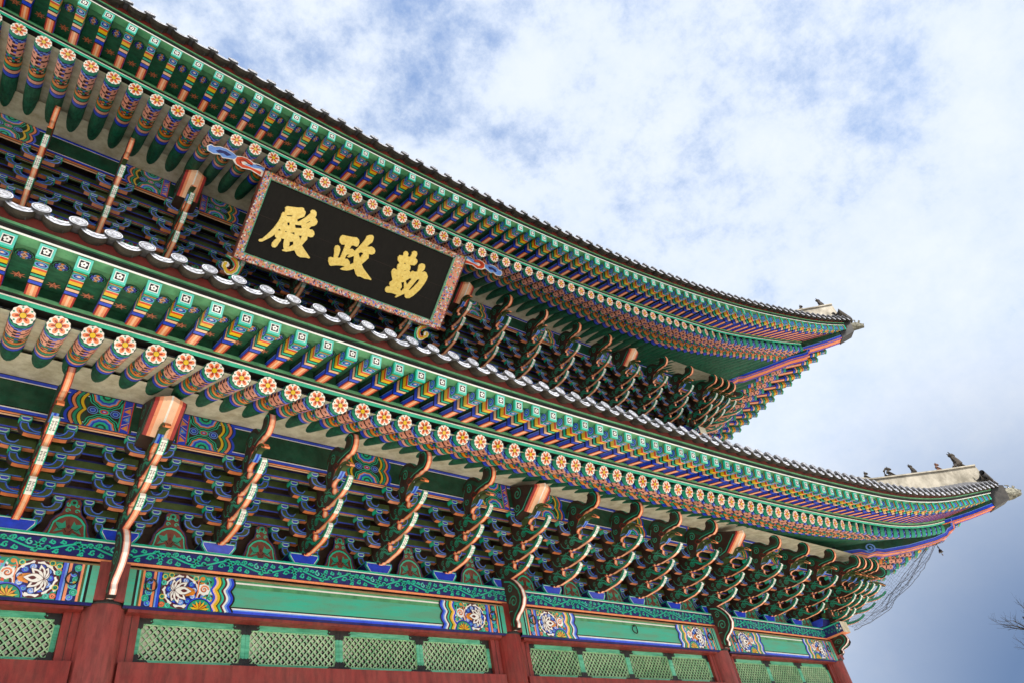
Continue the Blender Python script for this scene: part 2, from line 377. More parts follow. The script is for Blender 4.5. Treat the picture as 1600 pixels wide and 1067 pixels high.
# ------------------------------------------------------------ bracket set kit (metres; x across, -y out, z up, origin: front foot of bearing block)
TH = .047
def fnx(u, v, h): return (h, u, v)
EDGE = ((.012, 'red'), (.026, 'salmon'), (.044, 'peach'), (.026, 'salmon'), (.012, 'red')); EDGEW = ((.014, 'teal'), (.092, 'white'), (.014, 'teal'))
def mk_tongue(tier):
    mb = MB()
    under = [(.2, .17), (-.03, .17), (-.07, .125), (-.11, .15), (-.145, .10), (-.21, .115), (-.27, .09), (-.48, .095), (-.66, .10), (-.78, .128), (-.885, .178), (-.965, .25)]
    upper = [(-.945, .30), (-.90, .265), (-.84, .215), (-.75, .178), (-.64, .158), (-.53, .165), (-.445, .195), (-.405, .26), (-.435, .325), (-.40, .365), (-.38, .40), (.2, .40)]
    P = under + upper
    side = ['brown'] + [EDGE]*8 + [EDGEW]*3 + ['tealwhite', 'teal2', 'teal2', 'teal2', 'teal2', 'teal2', EDGE, EDGE, EDGE, EDGE, EDGE, 'brown', 'brown']
    side = side[:len(P)]
    for s_ in (1,): mb.prism(P, fnx, -TH, TH, 'brown', side)
    for s_ in (-1, 1):
        f = lambda u, v, h, s_=s_: fnx(u, v, s_*(TH + h))
        mb.ribbon([(-.955, .278), (-.88, .215), (-.80, .168), (-.70, .142), (-.60, .132), (-.50, .138), (-.42, .165), (-.36, .22), (-.31, .265), (-.24, .285)], f, .003, .034, 'teal2')
        mb.ribbon([(-.94, .262), (-.86, .20), (-.75, .145), (-.60, .130), (-.48, .135), (-.36, .16)], f, .005, .008, 'black')
        mb.ribbon([(-.93, .285), (-.85, .222), (-.76, .180), (-.62, .158), (-.50, .172), (-.43, .21)], f, .005, .007, 'olive')
        mb.ribbon(spiral(-.20, .265, .062, 1.5, .2, 16), f, .004, .017, 'teal2')
        mb.ribbon(spiral(-.045, .33, .05, 1.3, 2.5, 12, dirn=-1), f, .004, .013, 'teal2')
        mb.ribbon([(-.15, .14), (-.06, .20), (.03, .22), (.10, .30), (.12, .38)], f, .004, .013, 'teal2')
        mb.ribbon([(-.40, .36), (-.30, .35), (-.24, .36), (-.15, .385)], f, .004, .014, 'teal2')
        mb.ribbon([(a*.985, b + .012) for a, b in under[7:]], f, .006, .009, 'teal')
        mb.ribbon([(-.56, .150), (-.48, .160), (-.41, .20), (-.385, .26), (-.34, .30), (-.28, .335), (-.20, .345)], f, .005, .010, 'teal')
        mb.ribbon(spiral(-.20, .265, .080, 1.2, 3.4, 14), f, .006, .008, 'teal'); mb.ribbon(spiral(-.06, .22, .045, 1.3, 1.2, 12), f, .006, .010, 'teal')
        mb.ribbon([(-.32, .385), (-.25, .33), (-.28, .30), (-.33, .32)], f, .006, .009, 'teal')
        mb.ribbon([(-.30, .14), (-.40, .125), (-.52, .118), (-.66, .122), (-.80, .16)], f, .007, .006, 'dkgreen')
    # white end plate with painted character strokes, seen from the front and below
    d = Vector((0, -.965 + .78, .25 - .128)).normalized()
    for i in range(7):
        t = .25 + .095 * i; a = Vector((0, -.79, .125)).lerp(Vector((0, -.965, .245)), t); nrm = Vector((0, -d.z, d.y)) * -1
        a = a + Vector((0, -.004, -.004)) * 1.6
        w_ = .022 if i % 2 else .034
        for x0, x1 in ((-w_, -.006), (.006, w_)):
            mb.p([(x0, a.y, a.z), (x1, a.y, a.z), (x1, a.y + d.y*.009, a.z + d.z*.009), (x0, a.y + d.y*.009, a.z + d.z*.009)], 'iron')
    return mb.mesh('tongue_bracket')
def mk_bird():
    mb = MB()
    P = [(-.80, .88), (-.96, .80), (-1.0, .845), (-1.05, .83), (-1.06, .89), (-1.14, .935), (-1.25, .93), (-1.33, .945), (-1.40, .99), (-1.47, 1.01), (-1.56, .985), (-1.70, .915), (-1.72, .935), (-1.64, 1.03), (-1.55, 1.09), (-1.45, 1.12), (-1.35, 1.12), (-1.26, 1.09), (-1.18, 1.03), (-1.08, 1.02), (-1.0, 1.12), (-.80, 1.12)]
    g = ((1, 'olive'),); sd_ = [EDGE]*6 + [((1, 'sky'), (1, 'blue'), (1, 'sky'))]*2 + ['olive']*3 + ['salmon']*2 + ['olive']*7 + ['brown']*2
    mb.prism(P, fnx, -TH*.9, TH*.9, 'olive', sd_[:len(P)])
    for s_ in (-1, 1):
        f = lambda u, v, h, s_=s_: fnx(u, v, s_*(TH*.9 + h))
        mb.disc(-1.40, 1.065, .016, f, .003, 'white', 8); mb.disc(-1.40, 1.065, .009, f, .005, 'black', 6)
        mb.ribbon([(-1.70, .93), (-1.6, 1.01), (-1.5, 1.05), (-1.40, 1.035), (-1.3, .99)], f, .003, .012, 'black')
        for i in range(4): mb.ribbon([(-1.27 + i*.035, .94 + i*.008), (-1.25 + i*.035, .975), (-1.21 + i*.035, .985)], f, .004, .010, 'sky')
        mb.ribbon([(-1.70, .925), (-1.64, .965), (-1.60, 1.0)], f, .004, .018, 'salmon')
        mb.ribbon([(-1.24, 1.08), (-1.15, 1.01), (-1.06, 1.0), (-.98, 1.06)], f, .003, .016, 'teal2')
    return mb.mesh('bird_head_bracket')
def mk_cloud():
    mb = MB()
    P = [(-.80, 1.05), (-.98, .86), (-1.03, .84), (-1.08, .87), (-1.10, .96), (-1.15, 1.02), (-1.22, 1.12), (-1.32, 1.11), (-1.40, 1.15), (-1.48, 1.165), (-1.55, 1.15), (-1.63, 1.16), (-1.71, 1.14), (-1.79, 1.17), (-1.85, 1.23), (-1.88, 1.32), (-1.86, 1.42), (-1.79, 1.48),
         (-1.70, 1.50), (-1.62, 1.47), (-1.60, 1.39), (-1.54, 1.33), (-1.46, 1.34), (-1.40, 1.42), (-1.33, 1.49), (-1.22, 1.54), (-1.10, 1.55), (-1.0, 1.50), (-.93, 1.44), (-.80, 1.44)]
    sd_ = ['brown'] + [EDGE]*16 + ['teal2']*12 + ['brown']
    mb.prism(P, fnx, -TH, TH, 'brown', sd_[:len(P)])
    for s_ in (-1, 1):
        f = lambda u, v, h, s_=s_: fnx(u, v, s_*(TH + h))
        mb.ribbon([(-1.72, 1.45), (-1.81, 1.39), (-1.80, 1.27), (-1.70, 1.23), (-1.60, 1.25), (-1.50, 1.25), (-1.40, 1.29), (-1.31, 1.37), (-1.20, 1.45), (-1.09, 1.47), (-1.0, 1.42)], f, .003, .075, 'dkgreen')
        mb.ribbon([(-1.70, 1.475), (-1.79, 1.45), (-1.84, 1.36), (-1.82, 1.25), (-1.73, 1.19), (-1.62, 1.205), (-1.50, 1.21), (-1.40, 1.215), (-1.30, 1.20)], f, .004, .014, 'teal')
        mb.ribbon([(-1.66, 1.46), (-1.70, 1.38), (-1.64, 1.30), (-1.53, 1.285), (-1.43, 1.31), (-1.36, 1.39), (-1.26, 1.47), (-1.12, 1.51), (-1.01, 1.46)], f, .005, .012, 'black')
        mb.ribbon(spiral(-1.14, 1.335, .095, 1.6, 1.2, 20), f, .005, .022, 'teal2')
        mb.ribbon(spiral(-1.03, 1.12, .07, 1.4, 1.0, 16, dirn=-1), f, .005, .018, 'teal2')
        mb.ribbon([(-.93, .98), (-.90, 1.12), (-.93, 1.26), (-1.0, 1.38)], f, .004, .016, 'teal2')
        mb.ribbon([(-1.22, 1.10), (-1.17, 1.18), (-1.25, 1.22), (-1.33, 1.14)], f, .004, .010, 'red')
    return mb.mesh('cloud_bracket')
def mk_arm(half):
    """cross arm: curved end on both sides, centred on x=0, y=0; z=0 is its top"""
    mb = MB(); e = half + .075
    hp = [(.05, -.165), (e - .15, -.165), (e - .09, -.155), (e - .045, -.125), (e - .018, -.075), (e - .012, 0), (e - .125, 0), (e - .13, -.04), (e - .155, -.078), (e - .195, -.100), (e - .24, -.108), (.05, -.108)]
    if half > .4: hp = hp[:-2] + [(e - .235, -.09), (e - .27, -.04), (.05, -.04)]
    y0 = .044
    for s_ in (1, -1):
        P = [(s_*u, v) for u, v in hp]
        if s_ < 0: P = list(reversed(P))
        fn = lambda u, v, h: (u, -h, v)
        n = len(P)
        side = []
        for i in range(n):
            a, b = P[i], P[(i+1) % n]; m = (a[1] + b[1]) / 2
            side.append('salmon' if (m < -.155) else 'brown')
        mb.prism(P, fn, -y0, y0, 'olive', side)
        # blue outline on the front
        ins = lambda k: [(s_*u, v) for u, v in k]
        o = [(.07, -.150), (e - .15, -.150), (e - .098, -.140), (e - .058, -.113), (e - .034, -.070), (e - .028, -.012), (e - .110, -.012), (e - .117, -.045), (e - .146, -.090), (e - .190, -.114), (e - .24, -.122), (.07, -.122)] if half < .4 else [(.09, -.150), (e - .15, -.150), (e - .098, -.140), (e - .058, -.113), (e - .034, -.070), (e - .028, -.012), (e - .110, -.012), (e - .117, -.045), (e - .146, -.088), (e - .190, -.108), (e - .235, -.105), (e - .27, -.060)]
        mb.ribbon(ins(o), fn, y0 + .002, .019, 'blue'); mb.ribbon(ins([(u - .004, v + .004) for u, v in o]), fn, y0 + .004, .011, 'sky')
        # painted half round between the arm and the stem
        if half < .4: mb.ribbon(ins([(.075, -.02), (.10, -.055), (.14, -.072), (.18, -.06)]), fn, y0 - .02, .010, 'blue')
    return mb.mesh('cross_arm')
def mk_cup(w_=.075, h_=.085):
    mb = MB(); a = w_; b = w_*.62; d = .062; z1 = h_*.45
    def q(x0, z0, x1, zz, m): pass
    P = [(-b, 0), (b, 0), (a, z1), (a, h_), (-a, h_), (-a, z1)]
    mb.prism(P, lambda u, v, h: (u, -h, v), -d, d, 'black', ['navy', 'teal', 'teal', 'navy', 'teal', 'teal'])
    f = lambda u, v, h: (u, -d - h, v)
    I = [(-b*.82, .010), (b*.82, .010), (a*.84, z1), (a*.84, h_ - .012), (-a*.84, h_ - .012), (-a*.84, z1)]
    mb.ribbon(I, f, .002, .015, 'tealwhite', True); mb.ribbon([(u*.80, v*.78 + .010) for u, v in I], f, .003, .007, 'white', True)
    mb.p([f(u*.70, v*.62 + .016, .003) for u, v in I], 'blue')
    return mb.mesh('bearing_cup')
def mk_block():
    mb = MB(); a, b, d = .265, .185, .40
    P = [(-b, 0), (b, 0), (a, .13), (a, .20), (-a, .20), (-a, .13)]
    mb.prism(P, lambda u, v, h: (u, -h, v), -d, 0, 'blue', ['navy', 'navy', 'blue', 'blue', 'navy', 'navy'])
    f = lambda u, v, h: (u, -h, v)
    I = [(-b + .01, .012), (b - .01, .012), (a - .014, .13), (a - .014, .186), (-a + .014, .186), (-a + .014, .13)]
    mb.ribbon(I, f, .002, .024, 'teal', True); mb.ribbon([(u*.93, v*.9 + .012) for u, v in I], f, .004, .009, 'white', True)
    for sx in (-1, 1):
        g = lambda u, v, h, sx=sx: (sx*((b if v < .13 else a) + (a - b) * min(v, .13)/.13 * (1 if v < .13 else 0) + h), u, v)
        mb.ribbon([(.02, .012), (.02, .13), (.02, .186), (.38, .186)], g, .003, .018, 'teal')
    # solid heart of the bracket set behind the tongues
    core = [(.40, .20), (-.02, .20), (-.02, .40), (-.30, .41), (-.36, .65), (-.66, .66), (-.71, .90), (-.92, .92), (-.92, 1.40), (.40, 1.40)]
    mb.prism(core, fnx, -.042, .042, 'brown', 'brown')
    return mb.mesh('bracket_set')
def mk_beamhead():
    mb = MB(); hw = .225
    top = 1.72
    L_ = [(-hw, -.85, 1.02), (-hw, -1.20, 1.06), (-hw, -1.62, 1.36), (-hw, -1.63, 1.42), (-hw, -1.02, 1.70), (-hw, -.85, top)]; Rr = [(-x, y, z) for x, y, z in L_]
    mb.p(list(reversed(L_)), 'brown'); mb.p(Rr, 'brown')
    cb = (0, -1.24, 1.02); cf = (0, -1.72, 1.37); ct = (0, -1.73, 1.44)
    def strips(a0, b0, a1, b1, seq):
        a0, b0, a1, b1 = map(Vector, (a0, b0, a1, b1)); t = 0; tot = sum(q[0] for q in seq)
        for wd, m in seq:
            t2 = t + wd/tot; mb.p([a0.lerp(a1, t), b0.lerp(b1, t), b0.lerp(b1, t2), a0.lerp(a1, t2)], m); t = t2
    sq = ((.08, 'brown'), (.22, 'red'), (.20, 'salmon'), (.42, 'peach'), (.06, 'white'))
    for s_, X in ((-1, L_), (1, Rr)):
        strips(X[1], X[2], cb, cf, sq); strips(X[2], X[3], cf, ct, sq)
        mb.p([X[3], X[4], (0, -1.02, 1.73), ct], 'brown')
    mb.p([L_[4], L_[5], Rr[5], Rr[4], (0, -1.02, 1.73)], 'brown'); mb.p([L_[0], L_[1], cb, Rr[1], Rr[0]], 'brown')
    for s_ in (-1, 1):
        f = lambda u, v, h, s_=s_: (s_*(hw + h), u, v)
        mb.ribbon(spiral(-1.12, 1.47, .12, 1.5, 2.0, 20), f, .004, .022, 'teal2'); mb.ribbon(spiral(-1.05, 1.20, .09, 1.4, 0.5, 16, dirn=-1), f, .004, .018, 'teal2')
        mb.ribbon([(-.98, 1.07), (-1.19, 1.10), (-1.40, 1.26), (-1.57, 1.38)], f, .004, .020, 'teal')
    return mb.mesh('beam_head')
def mk_drop_arm():
    """curved arm that wraps down over the lintel at a column"""
    mb = MB()
    P = [(.12, -.85), (-.08, -.84), (-.16, -.86), (-.24, -.84), (-.26, -.77), (-.235, -.69), (-.30, -.63), (-.40, -.58), (-.49, -.50), (-.545, -.38), (-.52, -.22), (-.45, -.09), (-.36, .02), (-.26, .10), (-.12, .165), (.0, .19), (.12, .19)]
    WE = ((.016, 'maroon'), (.020, 'pink'), (.056, 'white'), (.020, 'pink'), (.016, 'maroon'))
    mb.prism(P, fnx, -.055, .055, 'brown', (['brown', WE, 'iron'] + [WE]*11 + ['cream']*3)[:len(P)])
    for s_ in (-1, 1):
        f = lambda u, v, h, s_=s_: fnx(u, v, s_*(.055 + h))
        mb.ribbon([(-.17, -.80), (-.17, -.70), (-.26, -.60), (-.38, -.53), (-.46, -.43), (-.48, -.32), (-.45, -.20), (-.36, -.07), (-.24, .04), (-.08, .10)], f, .003, .030, 'teal2')
        mb.ribbon(spiral(-.27, -.36, .12, 1.5, 0, 18), f, .004, .020, 'teal2'); mb.ribbon(spiral(-.22, -.10, .08, 1.4, 1, 14), f, .004, .016, 'teal2')
        mb.ribbon([(-.10, -.75), (-.05, -.55), (-.12, -.50), (-.20, -.52)], f, .004, .014, 'teal2')
    return mb.mesh('drop_arm')
K = dict(t1=mk_tongue(1), bird=mk_bird(), cloud=mk_cloud(), short=mk_arm(.27), long=mk_arm(.46), cup=mk_cup(), block=mk_block(), head=mk_beamhead(), drop=mk_drop_arm(), corehead=None)
STEPY = (.20, -.15, -.50, -.87)
def bracket_set(M, column=False, front=True, drop=False, tiers=(0, 1, 2), block=True, topper=True, arms=True):
    root = hpart('bracket_set', K['block'], M) if block else hpart('bracket_set', MB_core, M)
    for t in tiers: part('tongue_bracket', K['t1'], root, T(0, -.345*t, .245*t))
    if topper:
        part('bird_head_bracket', K['bird'], root)
        if not column: part('cloud_bracket', K['cloud'], root)
    if column: part('beam_head', K['head'], root)
    if drop: part('drop_arm', K['drop'], root)
    if arms:
        for s_ in range(4):
            zt = .335 + .25*s_
            for kind, hx, tt in (('short', .27, zt), ('long', .46, zt + .25)):
                if kind == 'long' and s_ == 3: continue
                part('cross_arm', K[kind], root, T(0, STEPY[s_], tt))
                for sx in (-1, 1): part('bearing_cup', K['cup'], root, T(sx*hx, STEPY[s_], tt))
    return root
_c = MB(); _c.prism([(-.36, .66), (-.66, .66), (-.71, .90), (-.92, .92), (-.92, 1.40), (-.36, 1.40)], fnx, -.04, .04, 'brown', 'brown')
MB_core = _c.mesh('bracket_core')

# ------------------------------------------------------------ hall geometry tables
def kx(k, b):
    s_ = -1 if k < 0 else 1; k = abs(k)
    return s_*(1.4*k if k <= 2.5 else (3.5 + (k - 2.5)*1.302 if k <= 7.5 else 10.01 + (k - 7.5)*b))
class St: pass
LO, UP = St(), St()
LO.xc, LO.yc, LO.zc, LO.b, LO.kc = 15.31, 0.0, 0.0, 1.326, 11.5
UP.xc, UP.yc, UP.zc, UP.b, UP.kc = 14.02, 1.135, 6.6, 1.337, 10.5
LO.rise = lambda x: -.075*(abs(x)/15.3)**2.5
UP.rise = lambda x: .33*(abs(x)/14)**2.5
LO.Yr = lambda x: -3.05 - .42*(abs(x)/18.7)**3
LO.Zr = table([(-8, 1.11), (-5.5, 1.04), (-3, .98), (-1, .945), (1, .955), (4, .995), (5.5, 1.03), (7, 1.065), (9, 1.10), (11, 1.16), (13, 1.25), (14.4, 1.31), (15.8, 1.43), (17.1, 1.65), (18.1, 1.84), (18.8, 2.03)])
LO.Yf = lambda x: -4.08 - .70*(abs(x)/20)**3
LO.Zf = table([(-8, 1.17), (-5.5, 1.09), (-3, 1.02), (0, .985), (2, 1.005), (4, 1.055), (5.5, 1.085), (7, 1.125), (8.5, 1.175), (10, 1.225), (11.5, 1.305), (12.5, 1.345), (13.3, 1.39), (14.8, 1.56), (16.5, 1.84), (20.2, 2.68)])
UP.Yr = lambda x: -2.13 - .50*(abs(x)/17.8)**3
UP.Zr = table([(-10, 8.0), (-6.9, 7.70), (-5.4, 7.57), (-4, 7.43), (-2.5, 7.34), (-1, 7.28), (1.4, 7.26), (3, 7.31), (4.4, 7.39), (5.9, 7.49), (7.4, 7.62), (8.9, 7.79), (10.3, 7.98), (11.5, 8.12), (12.6, 8.26), (14.4, 8.68), (16, 9.05), (17.8, 9.5)])
UP.Yf = lambda x: -3.17 - .80*(abs(x)/19.1)**3
UP.Zf = table([(-10, 7.98), (-6.1, 7.66), (-4.7, 7.54), (-3.6, 7.44), (-1.8, 7.31), (0, 7.26), (1.8, 7.27), (3.3, 7.33), (4.4, 7.41), (5.9, 7.51), (7.4, 7.67), (8.8, 7.85), (9.8, 7.97), (10.7, 8.12), (13, 8.52), (16.8, 9.32), (18.5, 9.78), (19.2, 10.0)])
LO.rr, LO.x0, LO.xfan, LO.xend, LO.xfe = .3545, -5.5 - .3545*14, 11.6, 18.72, 20.3
UP.rr, UP.x0, UP.xfan, UP.xend, UP.xfe = .3700, -6.93 - .3700*13, 10.4, 17.72, 19.2
LO.zin, UP.zin = 1.98, 1.98 + 6.6
CAMP = Vector((-5.514, -10.512, -5.075))
def theta(s_, x):
    if x <= s_.xfan: return 0.0
    t = min(1, (x - s_.xfan)/(s_.xend - s_.xfan)); return R(45)*(1 - (1 - t)**2)
def mirror(s_, p): return Vector((s_.xc + s_.yc - p[1], s_.yc + s_.xc - p[0], p[2]))
def inst_matrix(p, out, slope_up):
    """local -Y -> outward (out is horizontal unit vector), body climbs inward with slope_up"""
    o = Vector((out[0], out[1], -slope_up)).normalized(); yv = -o; xv = yv.cross(Vector((0, 0, 1))).normalized(); zv = xv.cross(yv)
    return Matrix(((xv.x, yv.x, zv.x, p[0]), (xv.y, yv.y, zv.y, p[1]), (xv.z, yv.z, zv.z, p[2]), (0, 0, 0, 1)))
def mdir(d): return Vector((-d[1], -d[0], 0))
POOL = {}
def pool(name, me, M): POOL.setdefault(name, []).append((me, M))
def flush_pool():
    for name, L in POOL.items():
        L.sort(key=lambda q: (q[1].translation - CAMP).length)
        for me, M in L[:100]: hpart(name, me, M)
        rest = L[100:]
        if rest:
            vs_, fs, ms = [], [], []; mats = []
            for me, M in rest:
                b = len(vs_); vs_ += [tuple(M @ v.co) for v in me.vertices]
                ids = []
                for mt in me.materials:
                    if mt not in mats: mats.append(mt)
                    ids.append(mats.index(mt))
                for f in me.polygons: fs.append([b + i for i in f.vertices]); ms.append(ids[f.material_index])
            nm = bpy.data.meshes.new(name); nm.from_pydata(vs_, [], fs)
            for mt in mats: nm.materials.append(mt)
            nm.polygons.foreach_set('material_index', ms); nm.update()
            o = hpart(name, nm); o['kind'] = 'stuff'
ME_R = mk_round(3.1); ME_RL = mk_round(4.9); ME_F = mk_flying(); ME_FL = mk_flying(1.75)
ME_D = mk_disc_tile(); ME_C = mk_crescent_tile(.3545)
def zinner(s_, x): return s_.zin + (.22*max(0, (x - s_.xfan)/(s_.xend - s_.xfan)))
def rafter_at(s_, x):
    th = theta(s_, x); d = Vector((math.sin(th), -math.cos(th), 0)); p = Vector((x, s_.Yr(x), s_.Zr(x)))
    run = (-.95 + s_.yc - p.y)/math.cos(th) if th < R(44) else 3.4
    slope = (zinner(s_, x) - p.z)/run
    return p, d, slope
def flying_at(s_, x):
    p, d, slope = rafter_at(s_, x); q = p.copy(); t = .9
    while t < 2.6:
        q = p + d*t
        if q.y < s_.Yf(q.x): break
        t += .01
    q.z = s_.Zf(q.x)
    return q, d, (p.z + .35 - q.z)/t, t
def eaves(s_):
    xs = []; x = s_.x0
    while x < s_.xend - .12: xs.append(x); x += s_.rr
    soff = MB(); brd = MB(); rows = []
    for x in xs: rows.append(x)
    for east in (False, True):
        mp = (lambda p: Vector(p)) if not east else (lambda p: mirror(s_, p))
        md = (lambda d: d) if not east else mdir
        use = [x for x in rows if not east or x > s_.xc - 5.2]
        F = []
        for x in use:
            p, d, sl = rafter_at(s_, x)
            if p is None: continue
            pool('round_rafter', ME_RL if x > s_.xfan + .5 else ME_R, inst_matrix(mp(p), md(d), sl))
            q, d2, sl2, t = flying_at(s_, x)
            pool('flying_rafter', ME_FL if t > 1.3 else ME_F, inst_matrix(mp(q), md(d), sl2) @ Matrix.Rotation((-1 if not east else 1)*math.atan2(s_.Zf(q.x + .2) - s_.Zf(q.x - .2), .4), 4, 'Y'))
            F.append((p, d, sl, q, sl2, t))
        for i in range(len(F) - 1):
            (p0, d0, s0, q0, f0, t0), (p1, d1, s1, q1, f1, t1) = F[i], F[i + 1]
            L = 3.0 if abs(d0.x) < .05 else 3.3
            a0 = p0 - d0*L + Vector((0, 0, s0*L)); a1 = p1 - d1*L + Vector((0, 0, s1*L)); up = Vector((0, 0, .015))
            soff.p([mp(p0 + up), mp(p1 + up), mp(a1 + up), mp(a0 + up)], 'cream' if p1.x < s_.xfan + 1.5 else 'raftgreen')
            # boards over the flying rafters
            zt = Vector((0, 0, .10)); e0 = p0 + Vector((0, 0, .37)) + zt*.9 + d0*.0; e1 = p1 + Vector((0, 0, .37)) + zt*.9
            b0 = q0 + zt; b1 = q1 + zt
            brd.p([mp(b0), mp(b1), mp(b1*.72 + e1*.28), mp(b0*.72 + e0*.28)], 'palegreen'); brd.p([mp(b0*.72 + e0*.28), mp(b1*.72 + e1*.28), mp(e1), mp(e0)], 'boardgreen')
            k0 = p0 + Vector((0, 0, .25)) + d0*.02; k1 = p1 + Vector((0, 0, .25)) + d1*.02; brd.p([mp(e0), mp(e1), mp(k1), mp(k0)], 'boardgreen')
            if p1.x < s_.xend - 2.0:
                m = (q0 + q1)/2 + zt; dd = ((d0 + d1)/2).normalized()
                gap = (q1 - q0).length
                brd.add(DEC, inst_matrix(mp(m) - Vector((0, 0, .004)), md(dd), (f0 + f1)/2) @ Matrix.Diagonal((gap/.36, (t0 + t1)/2.1, 1, 1)))
        # long boards: (offset outwards from the line, z) per band
        def board(line, bands, nm, mb):
            for i in range(len(line) - 1):
                for (o0, z0), (o1, z1), m in bands:
                    (a, na), (b, nb) = line[i], line[i + 1]
                    mb.p([mp(a + na*o0 + Vector((0, 0, z0))), mp(b + nb*o0 + Vector((0, 0, z0))), mp(b + nb*o1 + Vector((0, 0, z1))), mp(a + na*o1 + Vector((0, 0, z1)))], m)
        def curve(Yf, Zf, xe, xa):
            out = []; n = 60
            for i in range(n + 1):
                x = xa + (xe - xa)*i/n; dx = .05
                tx = Vector((2*dx, Yf(x + dx) - Yf(x - dx), 0)).normalized(); out.append((Vector((x, Yf(x), Zf(x))), Vector((tx.y, -tx.x, 0))))
            return out
        xa = s_.x0 - .2 if not east else s_.xc - 5.2
        mb = MB()
        board(curve(s_.Yr, s_.Zr, s_.xend + .05, xa), [((-.10, .125), (.03, .125), 'black'), ((.03, .125), (.045, .172), 'teal'), ((.045, .172), (.048, .190), 'white'), ((.048, .190), (.05, .208), 'black'),
              ((.05, .208), (.075, .215), 'black'), ((.075, .215), (.085, .262), 'palegreen'), ((.085, .262), (-.06, .275), 'palegreen'), ((-.06, .275), (-.10, .45), 'dkgreen')], 'x', mb)
        hpart('rafter_end_board', mb.mesh('rafter_end_board'))
        mb = MB()
        board(curve(s_.Yf, s_.Zf, s_.xfe, xa), [((-.10, .095), (.03, .098), 'palegreen'), ((.03, .098), (.035, .122), 'white'), ((.035, .122), (.037, .180), 'black'), ((.037, .180), (.06, .184), 'dkgreen'),
              ((.06, .184), (.066, .214), 'palegreen'), ((.066, .214), (.03, .232), 'dkgreen'), ((.03, .232), (.055, .36), 'eavered'), ((.055, .36), (-.3, .44), 'tileunder')], 'x', mb)
        hpart('eave_board', mb.mesh('eave_board'))
        # tiles
        x = xa + .1 if not east else s_.xc - 5.2; xe = s_.xfe + .02
        k = 0; step = s_.rr*.985
        pipes = MB()
        while x < xe:
            y = s_.Yf(x) - .235; z = s_.Zf(x) + .375
            pt = Vector((x, y, z)); dd = Vector((0, -1, 0))
            x2 = x + step/2; p2 = Vector((x2, s_.Yf(x2) - .21, s_.Zf(x2) + .355))
            sc = Matrix.Diagonal((step/.3545, 1, 1, 1))
            tilt = math.atan2(s_.Zf(x2 + .2) - s_.Zf(x2 - .2), .4)
            pool('round_end_tile', ME_D, inst_matrix(mp(pt), md(dd), .0))
            if x2 < xe: pool('crescent_end_tile', ME_C, inst_matrix(mp(p2), md(dd), .0) @ Matrix.Rotation(-tilt if not east else tilt, 4, 'Y') @ sc)
            # tile row running up the roof
            yin = (s_.yc - (x - s_.xc)) if x > s_.xc - 3.5 - (3.5 if s_ is UP else 0) else (1.0 if s_ is LO else 6.0)
            yin = min(yin, 1.0 if s_ is LO else 6.0)
            D = yin - y
            if D > .5:
                n = 7; path = []
                for i in range(n + 1):
                    dI = D*i/n; path.append(Vector((x, y + dI + .1, z + .40*dI + .022*dI*dI)))
                wv = [(-.5*step, -.07), (-.28*step, -.11), (-.085, -.02), (-.06, .055), (0, .085), (.06, .055), (.085, -.02), (.28*step, -.11), (.5*step, -.07)]
                for i in range(n):
                    for j in range(len(wv) - 1):
                        (ua, va), (ub, vb) = wv[j], wv[j + 1]
                        A = path[i]; B = path[i + 1]
                        pipes.p([mp((A.x + ua, A.y, A.z + va)), mp((A.x + ub, A.y, A.z + vb)), mp((B.x + ub, B.y, B.z + vb)), mp((B.x + ua, B.y, B.z + va))], 'tile', True)
            x += step
        hpart('roof_tiling', pipes.mesh('roof_tiling'))
    o = hpart('soffit', soff.mesh('soffit')); hpart('soffit_board', brd.mesh('soffit_board'))
eaves(LO); eaves(UP)
flush_pool()

